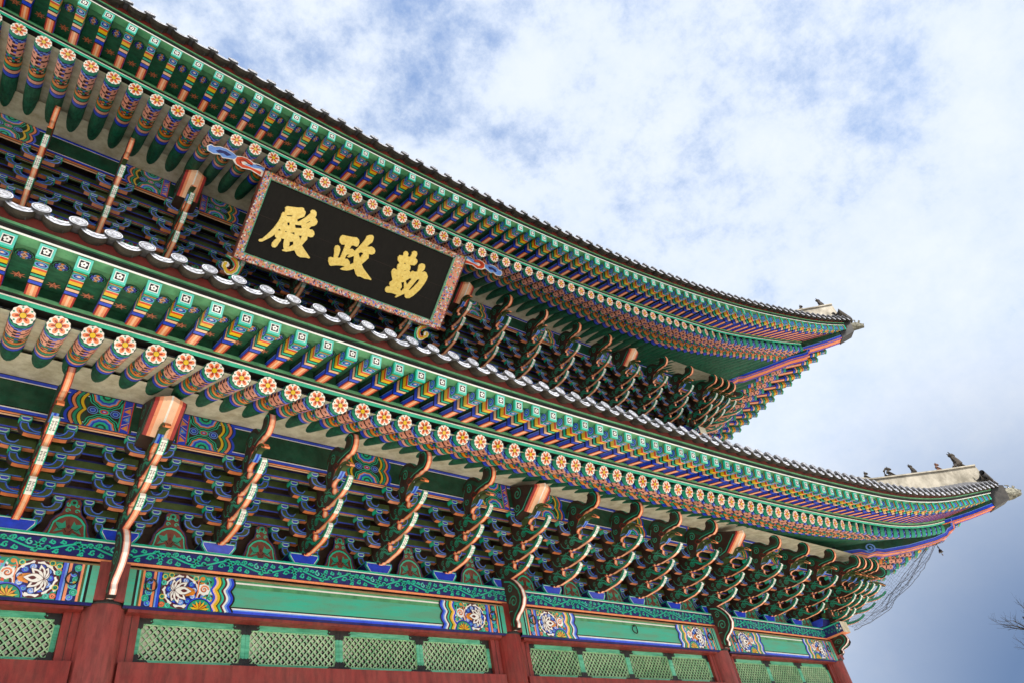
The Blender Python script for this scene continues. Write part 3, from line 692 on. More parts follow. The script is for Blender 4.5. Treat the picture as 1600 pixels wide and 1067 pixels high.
# ------------------------------------------------------------ hips
def hip(s_, low, sar, cap, head, hipw=.17):
    def fn(u, v, h):   # u = distance along the diagonal (per axis), h = across
        c = .70710678; return (s_.xc + u + h*c, s_.yc - u + h*c, v + s_.zc)
    mb = MB()
    seq = ((.05, 'blue'), (.03, 'red'), (.18, 'salmon'), (.03, 'red'), (.05, 'blue'))
    def plate(P, nb, mbx):
        side = [seq if i < nb else 'navy' for i in range(len(P))]
        mbx.prism(P, fn, -hipw, hipw, 'dkgreen', side)
        for sg in (-1, 1):
            g = lambda u, v, h: fn(u, v, sg*(hipw + h))
            mbx.ribbon([(u, v + .085) for u, v in P[:nb+1]], g, .004, .09, 'blue'); mbx.ribbon([(u, v + .125) for u, v in P[:nb+1]], g, .006, .018, 'sky')
            mbx.ribbon([(u, v + .012) for u, v in P[:nb+1]], g, .007, .030, 'salmon')
    plate(low['P'], low['n'], mb)
    for sg in (-1, 1):
        g = lambda u, v, h: fn(u, v, sg*(hipw + h))
        c = low['c']; mb.ribbon([(c[0] + .8*(a - c[0]), b) for a, b in spiral(c[0], c[1], .16, 1.7, 3.5, 22)], g, .010, .035, 'sky')
    root = hpart('hip_rafter', mb.mesh('hip_rafter'))
    mb = MB(); plate(sar['P'], sar['n'], mb); part('hip_flying_rafter', mb.mesh('hip_flying_rafter'), root, Matrix())
    mb = MB(); mb.prism(cap, fn, -hipw - .03, hipw + .03, 'iron', 'iron'); part('metal_cap', mb.mesh('metal_cap'), root, Matrix())
    # dragon head: a lumpy horned snout built along the diagonal
    mb = MB(); rnd = random.Random(3)
    n = 12; rings = []
    for i, (u, v, rw, rh) in enumerate(head):
        rr = []
        for k in range(n):
            a = 2*math.pi*k/n; j = 1 + rnd.uniform(-.10, .10)
            rr.append(fn(u + rnd.uniform(-.006, .006), v + rh*math.sin(a)*j, rw*math.cos(a)*j))
        rings.append(rr)
    for i in range(len(rings) - 1):
        for k in range(n): mb.p([rings[i][k], rings[i][(k+1) % n], rings[i+1][(k+1) % n], rings[i+1][k]], 'stonehead')
    mb.p(rings[-1], 'stonehead'); mb.p(list(reversed(rings[0])), 'stonehead')
    hu, hv = head[2][0], head[2][1] + head[2][3]
    for sg in (-1, 1):
        mb.tube([fn(hu, hv - .04, sg*.07), fn(hu + .02, hv + .05, sg*.09), fn(hu - .05, hv + .09, sg*.10)], [.035, .028, .012], 'stonehead')
        mb.tube([fn(hu + .10, hv - .05, sg*.06), fn(hu + .12, hv + .01, sg*.07), fn(hu + .15, hv - .02, sg*.06)], [.04, .035, .02], 'stonehead')
    mb.tube([fn(head[-1][0] - .03, head[-1][1] + .03, 0), fn(head[-1][0] + .02, head[-1][1] + .08, 0), fn(head[-1][0] - .02, head[-1][1] + .12, 0)], [.05, .045, .03], 'stonehead')
    part('dragon_head_end', mb.mesh('dragon_head_end'), root, Matrix())
    return fn
FH_LO = hip(LO, dict(P=[(.9, 1.80), (1.38, 1.76), (1.52, 1.66), (1.70, 1.68), (1.85, 1.60), (2.4, 1.57), (3.0, 1.62), (3.28, 1.70), (3.36, 1.80), (3.49, 1.86), (3.54, 2.06), (3.50, 2.25), (.9, 2.2)], n=10, c=(1.60, 1.86)),
   dict(P=[(3.3, 2.06), (3.56, 2.09), (4.0, 2.15), (4.58, 2.27), (4.62, 2.62), (3.3, 2.42)], n=3),
   [(4.56, 2.24), (4.95, 2.40), (5.0, 2.86), (4.86, 2.92), (4.55, 2.64)],
   [(4.93, 2.62, .15, .17), (5.02, 2.60, .15, .18), (5.12, 2.62, .14, .18), (5.22, 2.62, .12, .15), (5.30, 2.60, .09, .11), (5.34, 2.58, .05, .06)])
FH_UP = hip(UP, dict(P=[(.9, 2.14), (1.40, 2.14), (1.55, 2.05), (1.75, 2.16), (1.9, 2.13), (2.5, 2.25), (3.25, 2.44), (3.6, 2.46), (3.72, 2.50), (3.77, 2.62), (3.80, 2.90), (3.70, 3.0), (.9, 2.5)], n=9, c=(1.62, 2.30)),
   dict(P=[(3.5, 2.70), (3.80, 2.74), (4.3, 2.80), (4.78, 2.90), (4.83, 3.25), (3.5, 3.10)], n=3),
   [(4.74, 2.86), (5.12, 3.05), (5.20, 3.72), (5.02, 3.72), (4.78, 3.28)],
   [(5.12, 3.40, .13, .16), (5.22, 3.38, .13, .17), (5.32, 3.38, .12, .16), (5.42, 3.36, .10, .13), (5.50, 3.32, .07, .08)])
# hip ridges of cement plaster
def ridge(s_, top, botend, fn, tz):
    mb = MB(); W_ = .17
    inner = [(top[0][0] - 4.0, top[0][1] + 2.3*tz), (top[0][0] - 2.0, top[0][1] + .95*tz)]
    T_ = inner + top
    P = T_ + [botend] + [(top[0][0] - .2, top[0][1] - 1.0), (top[0][0] - 4.0, top[0][1] + .5)]
    mb.prism(P, fn, -W_, W_, 'cement', 'cement')
    for i in range(len(T_) - 1):
        pass
    mb.prism([(u, v + .0) for u, v in T_] + [(u, v + .045) for u, v in reversed(T_)], fn, -W_ - .04, W_ + .04, 'cement', 'cement')
    hpart('hip_ridge', mb.mesh('hip_ridge'))
ridge(LO, [(2.39, 3.95), (3.2, 3.84), (3.95, 3.74), (4.38, 3.70), (4.71, 3.67)], (4.76, 3.10), FH_LO, 1)
ridge(UP, [(3.0, 4.70), (3.94, 4.55), (4.5, 4.50), (4.99, 4.48)], (5.0, 3.95), FH_UP, .8)

# ------------------------------------------------------------ walls, columns, beams
def loft(mb, prof, pts):
    """prof: [(y, z, mat_of_segment_to_next)], pts: [(x, z offset)]"""
    for i in range(len(pts) - 1):
        (xa, za), (xb, zb_) = pts[i], pts[i + 1]
        for j in range(len(prof) - 1):
            (ya, z0, m), (yb, z1, _) = prof[j], prof[j + 1]
            mb.p([(xa, ya, z0 + za), (xb, ya, z0 + zb_), (xb, yb, z1 + zb_), (xa, yb, z1 + za)], m)
def storey(s_, cols, kmin):
    ox, oy, oz = 0, s_.yc, s_.zc
    def pts(x0, x1, n=8): return [(x0 + (x1 - x0)*i/n, s_.rise(x0 + (x1 - x0)*i/n)) for i in range(n + 1)]
    Mo = T(0, oy, oz); xl = kx(kmin, s_.b); xr = s_.xc
    fe = lambda P: [(s_.xc + s_.yc - y, s_.yc + s_.xc - x, z) for x, y, z in P]
    def both(name, build, xa, xb, n=10, east=5.0):
        mb = MB(); build(mb, pts(xa, xb, n)); hpart(name, mb.mesh(name), Mo)
        mb = MB(); build(mb, pts(s_.xc - east, xb, n))
        mb.v = [(s_.xc - v[1], -(v[0] - s_.xc), v[2]) for v in mb.v]; hpart(name, mb.mesh(name), Mo)
    # plate beam carrying the brackets
    def plate(mb, P):
        loft(mb, [(.5, .0, 'teal2'), (-.055, .0, 'teal'), (-.06, -.032, 'white'), (-.061, -.050, 'black'), (-.062, -.064, 'navy'), (-.062, -.285, 'black'), (-.062, -.292, 'salmon'), (-.050, -.325, 'brown'), (.0, -.325, 'brown'), (.5, -.325, 'brown')], P)
        f = lambda x, v, h: (x, -.062 - h, v + s_.rise(x))
        x = P[0][0]; per = 1.02; rnd = random.Random(5)
        while x < P[-1][0] - .3:
            n = 18; L = [(x + per*i/n, -.175 + .062*math.sin(2*math.pi*i/n)) for i in range(n + 1) if x + per*i/n < P[-1][0]]
            mb.ribbon(L, f, .003, .024, 'teal')
            for (a, b, r_, t0, dr) in ((.04, -.11, .034, 2, 1), (.20, -.10, .030, 1, -1), (.47, -.10, .034, 4, 1), (.52, -.245, .036, 2, 1), (.57, -.12, .030, 0, -1), (.74, -.25, .030, 3, 1), (.82, -.10, .032, 5, -1), (.99, -.25, .034, 1, 1), (.27, -.26, .030, 1, 1), (.12, -.20, .048, 0, 1), (.36, -.13, .045, 3.1, -1), (.40, -.225, .042, 1.0, 1), (.66, -.15, .048, 1.5, 1), (.88, -.21, .045, 4, -1), (.93, -.12, .036, 2, 1)):
                if x + a + .1 > P[-1][0]: continue
                mb.ribbon(spiral(x + a, b, r_, 1.1, t0, 10, dirn=dr), f, .003, .021, 'teal' if a != .66 else 'tealwhite')
                mb.p([f(x + a - .06, b - .012, .004), f(x + a - .02, b + .030, .004), f(x + a - .035, b - .028, .004)], 'teal')
            for c in (.25, .76):
                if x + c + .1 > P[-1][0]: continue
                for q in range(6):
                    a = 2*math.pi*q/6 + .3; u, v = math.cos(a), math.sin(a)
                    mb.p([f(x + c + u*.012 - v*.015, -.175 + v*.012 + u*.015, .005), f(x + c + u*.075, -.175 + v*.070, .005), f(x + c + u*.012 + v*.015, -.175 + v*.012 - u*.015, .005)], 'teal')
                mb.disc(x + c, -.175, .016, f, .006, 'black', 6)
            x += per
    both('plate_beam', plate, xl - .6, s_.xc + (-.07 if s_ is LO else .0))
    # back wall with painted boards behind the brackets, continuous tie beams at each step
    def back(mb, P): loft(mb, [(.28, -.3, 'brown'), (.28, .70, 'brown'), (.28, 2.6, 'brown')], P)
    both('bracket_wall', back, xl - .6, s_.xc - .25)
    for st, zb in ((0, .69), (1, .94), (2, 1.19)):
        def tie(mb, P, st=st, zb=zb):
            y = STEPY[st] - .05
            pr = []
            z = zb
            while z < 1.25:
                pr += [(y, z, 'blue'), (y - .002, z + .022, 'olive'), (y, z + .135, 'navy'), (y, z + .165, 'brown'), (y + .06, z + .166, 'slip' if (st + int(z*4)) % 2 else 'brown'), (y + .06, z + .249, 'brown')]
                z += .25
            pr = [(y + .10, zb, 'olive'), (y + .066, zb, 'cream'), (y + .050, zb, 'black'), (y + .036, zb, 'salmon'), (y + .008, zb, 'black')] + pr
            loft(mb, pr, P)
        both('tie_beam', tie, xl - .6, s_.xc - STEPY[st] + .05, 12)
    # cream wall slips behind, seen between the tie beams
    # eave purlin beam with painted bands
    def purlin(mb, P):
        y = -.93
        loft(mb, [(y + .10, 1.19, 'peach'), (y + .065, 1.19, 'black'), (y + .05, 1.19, 'salmon'), (y + .01, 1.19, 'black'), (y, 1.195, 'blue'), (y, 1.24, 'white'), (y, 1.256, 'black'), (y, 1.275, 'dkgreen'), (y, 1.665, 'black'), (y, 1.678, 'white'), (y, 1.692, 'blue'), (y, 1.742, 'black'),
                  (y, 1.754, 'cream'), (y - .30, 1.705, 'cream'), (y - .72, 1.62, 'cream')], P)
    both('eave_purlin', purlin, xl - .6, s_.xc + .93 + .02, 12)
    # painted panels on the purlin at columns and mid-bays
    pm = MB(); f = lambda x, v, h: (x, -.93 - h, v + s_.rise(x))
    centres = []
    kk = [-7.5, -5, -2.5, 0, 2.5, 5, 7.5] + ([9.5] if s_ is LO else [9.0])
    for k in kk:
        x = kx(k, s_.b); col = abs(k) in (2.5, 7.5)
        if x < xl: continue
        zt0, zt1 = 1.20, 1.735
        def rosette(xa, xb):
            if xa > xb: xa, xb = xb, xa
            w_ = xb - xa; cx = (xa + xb)/2
            pm.p([f(xa, zt0, .003), f(xb, zt0, .003), f(xb, zt1, .003), f(xa, zt1, .003)], 'brown')
            for cy, s1 in ((zt0, 1), (zt1, -1)):
                for r_, m in ((.240, 'teal'), (.225, 'black'), (.205, 'teal'), (.190, 'black'), (.178, 'salmon'), (.155, 'sky'), (.135, 'blue'), (.105, 'teal'), (.07, 'dkgreen'), (.04, 'teal')):
                    P = [(cx + r_*w_/.42*math.cos(a) * (1 + .04*math.cos(10*a)), cy + s1*r_*.95*math.sin(a)*(1 + .04*math.cos(10*a))) for a in [math.pi*i/18 for i in range(19)]]
                    pm.p([f(u, v, .004 + (.240 - r_)*.03) for u, v in P], m)
            cy = (zt0 + zt1)/2
            for sg in (-1, 1):
                for r_, m in ((.085, 'sky'), (.070, 'navy'), (.05, 'sky'), (.032, 'blue')): pm.disc(cx + sg*w_*.36, cy, r_*w_/.5, f, .010 + (.085 - r_)*.03, m, 14, ry=r_*.75)
            pm.disc(cx, cy, .075*w_/.42, f, .013, 'teal', 16, ry=.05); pm.disc(cx, cy, .055*w_/.42, f, .0145, 'vermil', 16, ry=.036); pm.disc(cx, cy, .035*w_/.42, f, .016, 'blue', 12, ry=.018); pm.disc(cx, cy, .018, f, .0175, 'white', 8, ry=.008)
        def waves(xa, sg, seq):
            for i, m in enumerate(seq):
                for layer, (w0, mt) in enumerate(((.030, m),)):
                    P = []
                    for q in range(21):
                        v = zt0 + (zt1 - zt0)*q/20; u = xa + sg*(.056*i + .06*abs(math.sin(math.pi*(v - zt0)/(zt1 - zt0)*2)))
                        P.append((u, v))
                    pm.ribbon(P, f, .004 + .0004*i, .044, mt); 
                    pm.ribbon([(u - sg*.021, v) for u, v in P], f, .0045 + .0004*i, .010, 'maroon' if m in ('salmon', 'yellow') else 'black')
        seq = ('yellow', 'teal2', 'salmon', 'blue')
        for sg in (-1, 1):
            if col:
                a = x + sg*.30
                for o, m, w_ in ((.0, 'dkgreen', .03), (.03, 'vermil', .014), (.15, 'vermil', .014), (.17, 'teal', .016)): 
                    pm.p([f(a + sg*o, zt0, .004), f(a + sg*(o + w_), zt0, .004), f(a + sg*(o + w_), zt1, .004), f(a + sg*o, zt1, .004)], m)
                pm.p([f(a + sg*.045, zt0, .003), f(a + sg*.15, zt0, .003), f(a + sg*.15, zt1, .003), f(a + sg*.045, zt1, .003)], 'blue')
                for q in range(3):
                    v = zt0 + .08 + q*.145
                    pm.p([f(a + sg*.05, v - .05, .005), f(a + sg*.145, v - .02, .005), f(a + sg*.06, v + .06, .005)], 'salmon' if q != 1 else 'sky')
                    pm.disc(a + sg*.085, v, .014, f, .007, 'yellow', 6)
                    pm.ribbon([(a + sg*.05, v + .09), (a + sg*.145, v + .03)], f, .007, .010, 'peach')
                rosette(a + sg*.19, a + sg*.60); waves(a + sg*.63, sg, seq)
            else:
                waves(x + sg*.24, sg, seq)
        if not col: rosette(x - .22, x + .22)
    hpart('purlin_painting', pm.mesh('purlin_painting'), Mo)
    # wall panels between the brackets
    ks = []
    k = kmin
    while k < s_.kc - .1: ks.append((kx(k, s_.b) + kx(k + 1, s_.b))/2); k += 1
    pan = MB(); f = lambda u, v, h: (u, .10 - h, v)
    P = [(-.42, 0), (.42, 0), (.36, .03), (.29, .08), (.255, .16), (.235, .26), (.19, .34), (.13, .40), (.10, .50), (.105, .58), (.07, .63), (-.07, .63), (-.105, .58), (-.10, .50), (-.13, .40), (-.19, .34), (-.235, .26), (-.255, .16), (-.29, .08), (-.36, .03)]
    pan.prism(P, lambda u, v, h: (u, .10 - h, v), -.03, 0, 'panelred', 'navy')
    pan.ribbon([(u*.97, v) for u, v in P[2:-1]], f, .002, .012, 'navy')
    I = [(-.30, .025), (-.235, .05), (-.215, .14), (-.20, .24), (-.14, .315), (-.07, .36), (0, .375), (.07, .36), (.14, .315), (.20, .24), (.215, .14), (.235, .05), (.30, .025)]
    pan.ribbon(I, f, .003, .030, 'teal'); pan.ribbon([(u*1.03, v*1.02 + .012) for u, v in I], f, .005, .010, 'black')
    pan.ribbon([(-.28, .018), (.28, .018)], f, .004, .028, 'teal')
    for sg in (-1, 1):
        pan.p([f(sg*.03, .19, .003), f(sg*.055, .29, .003), f(sg*.085, .24, .003), f(sg*.17, .255, .003), f(sg*.135, .17, .003), f(sg*.175, .10, .003), f(sg*.085, .14, .003)], 'teal2')
        pan.p([f(sg*.02, .05, .003), f(sg*.17, .05, .003), f(sg*.12, .09, .003), f(sg*.06, .115, .003)], 'teal2')
        pan.ribbon(spiral(sg*.06, .44, .035, 1.0, 0, 8), f, .003, .016, 'teal'); pan.ribbon(spiral(sg*.055, .53, .035, 1.0, 2, 8), f, .003, .018, 'teal')
        pan.ribbon([(sg*.02, .12), (sg*.05, .17), (sg*.11, .15), (sg*.15, .20)], f, .005, .010, 'black')
    pan.p([f(0, .16, .003), f(.022, .20, .003), f(0, .24, .003), f(-.022, .20, .003)], 'maroon')
    pan.disc(0, .57, .05, f, .002, 'teal2', 10); pan.disc(0, .57, .025, f, .004, 'brown', 8)
    pme = pan.mesh('wall_panel')
    for x in ks: hpart('wall_panel', pme, T(x, oy, oz + s_.rise(x)))
    # bracket sets
    k = kmin
    while k <= s_.kc + .1:
        x = kx(k, s_.b); col = abs(k) in (2.5, 7.5)
        bracket_set(T(x, oy, oz + s_.rise(x)), column=col, drop=(col and s_ is LO))
        k += 1
    rz = s_.rise(s_.xc)
    for j in range(1, 4):   # extra tongues of the corner set, running forward from the steps of the side wall
        bracket_set(T(s_.xc + .36*j, oy, oz + rz), tiers=tuple(range(j - 1, 3)), block=False, arms=False)
        bracket_set(T(s_.xc, oy - .36*j, oz + rz) @ Matrix.Rotation(R(90), 4, 'Z'), tiers=tuple(range(j - 1, 3)), block=False, arms=False)
    bracket_set(T(s_.xc, oy, oz + rz - .12) @ Matrix.Rotation(R(45), 4, 'Z') @ Matrix.Diagonal((1.1, 1.414*.92, 1, 1)), block=False, arms=False)
    for j in range(0, 4):
        bracket_set(T(s_.xc, oy + 1.3*j, oz + rz) @ Matrix.Rotation(R(90), 4, 'Z'))
    # ends of the side plate beam that cross at the corner
    mb = MB(); mb.box(s_.xc - .22, s_.xc + .16, -.62, -.062, -.30, -.002, 'navy', u='teal2', f='cream', d='salmon')
    f = lambda u, v, h: (s_.xc - .22 - h, u, v)
    mb.ribbon([(-.06, -.02), (-.61, -.02)], f, .003, .035, 'teal'); mb.ribbon([(-.06, -.29), (-.61, -.29)], f, .003, .02, 'salmon'); mb.ribbon([(-.45, -.29), (-.45, -.01)], f, .004, .02, 'teal')
    for i in range(6): mb.ribbon(spiral(-.13 - i*.05, -.12 - .06*(i % 2), .03, 1.1, i, 8), f, .003, .012, 'teal2')
    for i in range(5):
        mb.disc(-.53 + .05*math.cos(i*1.257), -.15 + .07*math.sin(i*1.257), .028, f, .003, ('white', 'pink', 'sky', 'white', 'tealwhite')[i], 8)
    hpart('plate_beam_end', mb.mesh('plate_beam_end'), T(0, oy, oz + rz))
    # solid core so that no sky shows through the wall
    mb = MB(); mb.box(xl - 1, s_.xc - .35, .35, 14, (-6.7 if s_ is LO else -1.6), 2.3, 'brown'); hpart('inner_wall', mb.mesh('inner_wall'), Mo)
storey(LO, None, -6.5); storey(UP, None, -7.5)

# columns with their iron rings
COLS = [-10.01, -3.5, 3.5, 10.01, 15.31]
def mk_col():
    mb = MB(); n = 28; yc = .20
    def ring(r, z): return [(r*math.cos(2*math.pi*k/n), yc + r*math.sin(2*math.pi*k/n), z) for k in range(n)]
    for (ra, za), (rb, zb_), m in (((.30, GZ), (.285, -.86), 'colred'),):
        A, B_ = ring(ra, za), ring(rb, zb_)
        for k in range(n): mb.p([A[k], A[(k+1) % n], B_[(k+1) % n], B_[k]], m, True)
    mb.p(ring(.285, -.86), 'colred')
    mb.box(-.19, .19, -.09, .45, -.86, -.33, 'colred')
    return mb.mesh('column')
def mk_ring():
    mb = MB(); n = 28
    for (ra, za), (rb, zb_) in (((.293, -.90), (.30, -.885)), ((.30, -.885), (.292, -.80)), ((.292, -.80), (.20, -.78))):
        A = [(ra*math.cos(2*math.pi*k/n), .2 + ra*math.sin(2*math.pi*k/n), za) for k in range(n)]; B_ = [(rb*math.cos(2*math.pi*k/n), .2 + rb*math.sin(2*math.pi*k/n), zb_) for k in range(n)]
        for k in range(n): mb.p([A[k], A[(k+1) % n], B_[(k+1) % n], B_[k]], 'iron', True)
    return mb.mesh('iron_ring')
CM, RM = mk_col(), mk_ring()
for x in COLS:
    c = hpart('column', CM, T(x, 0, LO.rise(x))); part('iron_ring', RM, c, Matrix())
for y in (4.5, 9):
    c = hpart('column', CM, T(15.11, y, 0)); part('iron_ring', RM, c, Matrix())
# lintel beams
def lintel_paint(mb, xa, sg):
    """painted end of a lintel; xa at the column face, sg=+1 when it runs to +x"""
    z0, z1 = -.905, -.400; H = z1 - z0
    f = lambda u, v, h: (xa + sg*u, -.088 - h, v)
    q = lambda a, b, m, h=.002: mb.p([f(a, z0, h), f(b, z0, h), f(b, z1, h), f(a, z1, h)], m)
    q(.0, 1.36, 'teal2')
    rq = random.Random(int(abs(xa)*10) + 1)
    for _i in range(210):
        u0 = rq.uniform(.46, 1.15); v0 = rq.uniform(z0 + .03, z1 - .03); rr_ = rq.uniform(.018, .040); a0 = rq.random()*6; mm_ = rq.choice(['white', 'sky', 'orange', 'pink', 'tealwhite', 'blue', 'vermil', 'maroon', 'teal', 'yellow', 'white', 'sky', 'black'])
        pm_ = [f(u0 + rr_*math.cos(a0 + t)*(1 if k_ % 2 else .55), v0 + rr_*math.sin(a0 + t)*(1 if k_ % 2 else .55), .0025 + _i*.000006) for k_, t in enumerate([2*math.pi*k_/8 for k_ in range(8)])]
        mb.p(pm_, mm_)
    q(.0, .09, 'beamgreen', .003); q(.09, .125, 'black', .003); q(.125, .15, 'tealwhite', .003); q(.15, .18, 'olive', .003); q(.18, .21, 'salmon', .003)
    q(.21, .325, 'navy', .003); q(.325, .36, 'salmon', .003); q(.36, .372, 'black', .003); q(.372, .395, 'sky', .003); q(.395, .43, 'blue', .003); q(.43, .445, 'black', .003)
    for i, (a, b, r_) in enumerate(((.25, -.46, .045), (.285, -.54, .045), (.25, -.62, .045), (.285, -.70, .048), (.25, -.79, .048), (.285, -.86, .04))):
        mb.disc(a, b, r_, f, .005, ('teal', 'sky', 'teal', 'tealwhite')[i % 4], 14); mb.disc(a, b, r_*.72, f, .007, ('teal2', 'blue')[i % 2], 12)
        mb.ribbon(spiral(a, b, r_*.5, 1.1, i, 8), f, .009, .010, 'tealwhite')
    mb.disc(.262, -.665, .022, f, .010, 'yellow', 8)
    cx, cy = .70, -.650
    for r_, m, l in ((.240, 'maroon', 0), (.232, 'white', 14), (.200, 'maroon', 10), (.192, 'navy', 0)): mb.disc(cx + .02, cy, r_*1.08, f, .004 + (.245 - r_)*.02, m, 42, l, .06, ry=r_)
    for i in range(11):
        a = 2*math.pi*(i + .3)/11; mb.disc(cx + .02 + .160*math.cos(a)*1.08, cy + .160*math.sin(a), .040, f, .0066, ('sky', 'blue')[i % 2], 10); mb.ribbon(spiral(cx + .02 + .160*math.cos(a)*1.08, cy + .160*math.sin(a), .030, 1.0, i, 7), f, .008, .008, 'tealwhite' if i % 2 else 'white')
    for i in range(9):
        a = 2*math.pi*(i + .1)/9; mb.p([f(cx + .02 + (.195 + e)*math.cos(a + t)*1.08, cy + (.195 + e)*math.sin(a + t), .0075) for e, t in ((0, -.10), (.035, -.05), (.035, .05), (0, .10))], ('maroon', 'white')[i % 2])
    mb.p([f(cx + .08, cy - .07, .008), f(cx + .19, cy - .045, .008), f(cx + .215, cy, .008), f(cx + .19, cy + .045, .008), f(cx + .08, cy + .07, .008)], 'orange')
    def petal(ang, L, W_, h, base=-.075):
        c, s1 = math.cos(ang), math.sin(ang); P = []; Q = []
        for t in range(17):
            tt = t/16*2; u = (tt if tt <= 1 else 2 - tt); sg_ = 1 if tt <= 1 else -1
            wv = W_*math.sin(math.pi*u**.85)*sg_
            P.append((base + c*L*u - s1*wv, s1*L*u + c*wv))
            u2 = .34 + u*.42; w2 = W_*.42*math.sin(math.pi*u**.9)*sg_
            Q.append((base + c*L*u2 - s1*w2, s1*L*u2 + c*w2))
        R_ = [(base + (u - base)*1.0, v) for u, v in P]
        mb.ribbon([(cx + u, cy + v) for u, v in R_], f, h - .0006, .012, 'maroon', True)
        mb.p([f(cx + u, cy + v, h) for u, v in P], 'white'); mb.p([f(cx + u, cy + v, h + .0012) for u, v in Q], 'maroon')
    for i, (a, L, W_) in enumerate(((2.2, .10, .030), (-2.2, .10, .030), (1.75, .16, .036), (-1.75, .16, .036), (1.25, .195, .040), (-1.25, .195, .040), (.68, .205, .046), (-.68, .205, .046), (0, .225, .058))): petal(a, L, W_, .010 + i*.0022)
    for i, (a, b) in enumerate(((.475, -.46), (.47, -.55), (.468, -.75), (.475, -.86), (.90, -.45), (.55, -.87), (.56, -.43), (.86, -.86))):
        mb.disc(a, b, .038, f, .0085, ('yellow', 'teal', 'yellow', 'vermil')[i % 4], 12); mb.disc(a, b, .028, f, .0095, ('teal', 'tealwhite', 'teal2', 'salmon')[i % 4], 10); mb.ribbon(spiral(a, b, .02, 1.0, i, 7), f, .0105, .008, 'black')
    mb.disc(1.03, -.60, .085, f, .0088, 'white', 24, 8, .09); mb.ribbon(spiral(1.03, -.60, .062, 1.3, 0, 14), f, .010, .024, 'salmon'); mb.ribbon(spiral(1.03, -.60, .048, 1.2, 3, 12), f, .0112, .007, 'maroon')
    mb.disc(1.0, -.44, .06, f, .0085, 'teal2', 14); mb.disc(1.0, -.44, .03, f, .0095, 'orange', 10)
    mb.ribbon([(.93, -.72), (.95, -.62), (.94, -.50), (.98, -.42)], f, .0092, .016, 'salmon'); mb.ribbon([(1.10, -.70), (1.12, -.60), (1.10, -.50), (1.06, -.42)], f, .0092, .016, 'tealwhite')
    half = lambda r_, m, h, cxx=.99: mb.p([f(cxx + r_*math.cos(a), z0 + r_*.95*math.sin(a), h) for a in [math.pi*i/16 for i in range(17)]], m)
    half(.190, 'blue', .0100); half(.172, 'black', .0110); half(.160, 'teal2', .0120); half(.11, 'black', .0130)
    for i in range(7):
        a = math.pi*(i + .5)/7; mb.p([f(.99 + .02*math.cos(a + 1.57), z0 + .01, .0142), f(.99 + .09*math.cos(a - .17), z0 + .09*math.sin(a - .17), .0142), f(.99 + .142*math.cos(a), z0 + .142*math.sin(a), .0142), f(.99 + .09*math.cos(a + .17), z0 + .09*math.sin(a + .17), .0142)], 'orange' if i % 2 else 'yellow')
    for i, m in enumerate(('blue', 'peach', 'yellow', 'olive', 'teal', 'maroon', 'white', 'sky', 'blue', 'black')):
        P = []
        for jj in range(25):
            v = z0 + H*jj/24; ph = (v - z0)/H*2.2 - .35
            P.append((1.13 + .032*i + .055*abs(math.sin(math.pi*ph)), v))
        mb.ribbon(P, f, .0105 + .0008*i if i < 3 else .004 + .0008*i, .036 if m != 'black' else .026, m)
def lintel(xa, xb):
    za = 0
    mb = MB()
    prof = [(.30, -.345, 'dusty'), (-.03, -.345, 'dusty'), (-.072, -.375, 'dusty'), (-.088, -.41, 'palegreen'), (-.088, -.44, 'white'), (-.089, -.466, 'palegreen'), (-.089, -.53, 'beamgreen'), (-.089, -.815, 'black'), (-.089, -.835, 'white'), (-.089, -.855, 'sky'), (-.086, -.870, 'blue'), (-.074, -.902, 'navy'), (-.03, -.925, 'brown'), (.30, -.925, 'brown')]
    rl = lambda x: LO.rise(xa) + (LO.rise(xb) - LO.rise(xa))*(x - xa)/(xb - xa)
    pe = [(a, b, 'dkgreen' if c in ('sky', 'blue', 'black', 'white') else c) for a, b, c in prof]
    loft(mb, pe, [(xa, rl(xa)), (xa + 1.42, rl(xa + 1.42))]); loft(mb, prof, [(xa + 1.42, rl(xa + 1.42)), (xb - 1.42, rl(xb - 1.42))]); loft(mb, pe, [(xb - 1.42, rl(xb - 1.42)), (xb, rl(xb))])
    hpart_ = hpart('lintel_beam', mb.mesh('lintel_beam'))
    pm = MB()
    lintel_paint(pm, xa + .0, 1); lintel_paint(pm, xb, -1)
    mid = (xa + xb)/2
    sh = [(x, y, z + LO.rise(xa) + (LO.rise(xb) - LO.rise(xa))*(x - xa)/(xb - xa)) for x, y, z in pm.v]; pm.v = sh
    part('painted_ornament', pm.mesh('painted_ornament'), hpart_, Matrix())
    # pull rings
    for x, full in ((xa + .30, 1), (xb - .30, 1)) + (((mid + .15, 0),) if xa > 3 and xb < 11 else ()):
        rg = MB(); cz = -.62 + LO.rise(x)
        rg.tube([(x + .075*math.cos(a), -.125 + .012*math.cos(a*2), cz + .085*math.sin(a)) for a in [2*math.pi*i/20 for i in range(21)]], .011, 'iron', 6, False)
        rg.tube([(x, -.09, cz + .085), (x, -.14, cz + .085)], .02, 'iron', 6)
        part('iron_pull_ring', rg.mesh('iron_pull_ring'), hpart_, Matrix())
for a, b in zip(COLS[:-1], COLS[1:]): lintel(a + .19, b - .19)
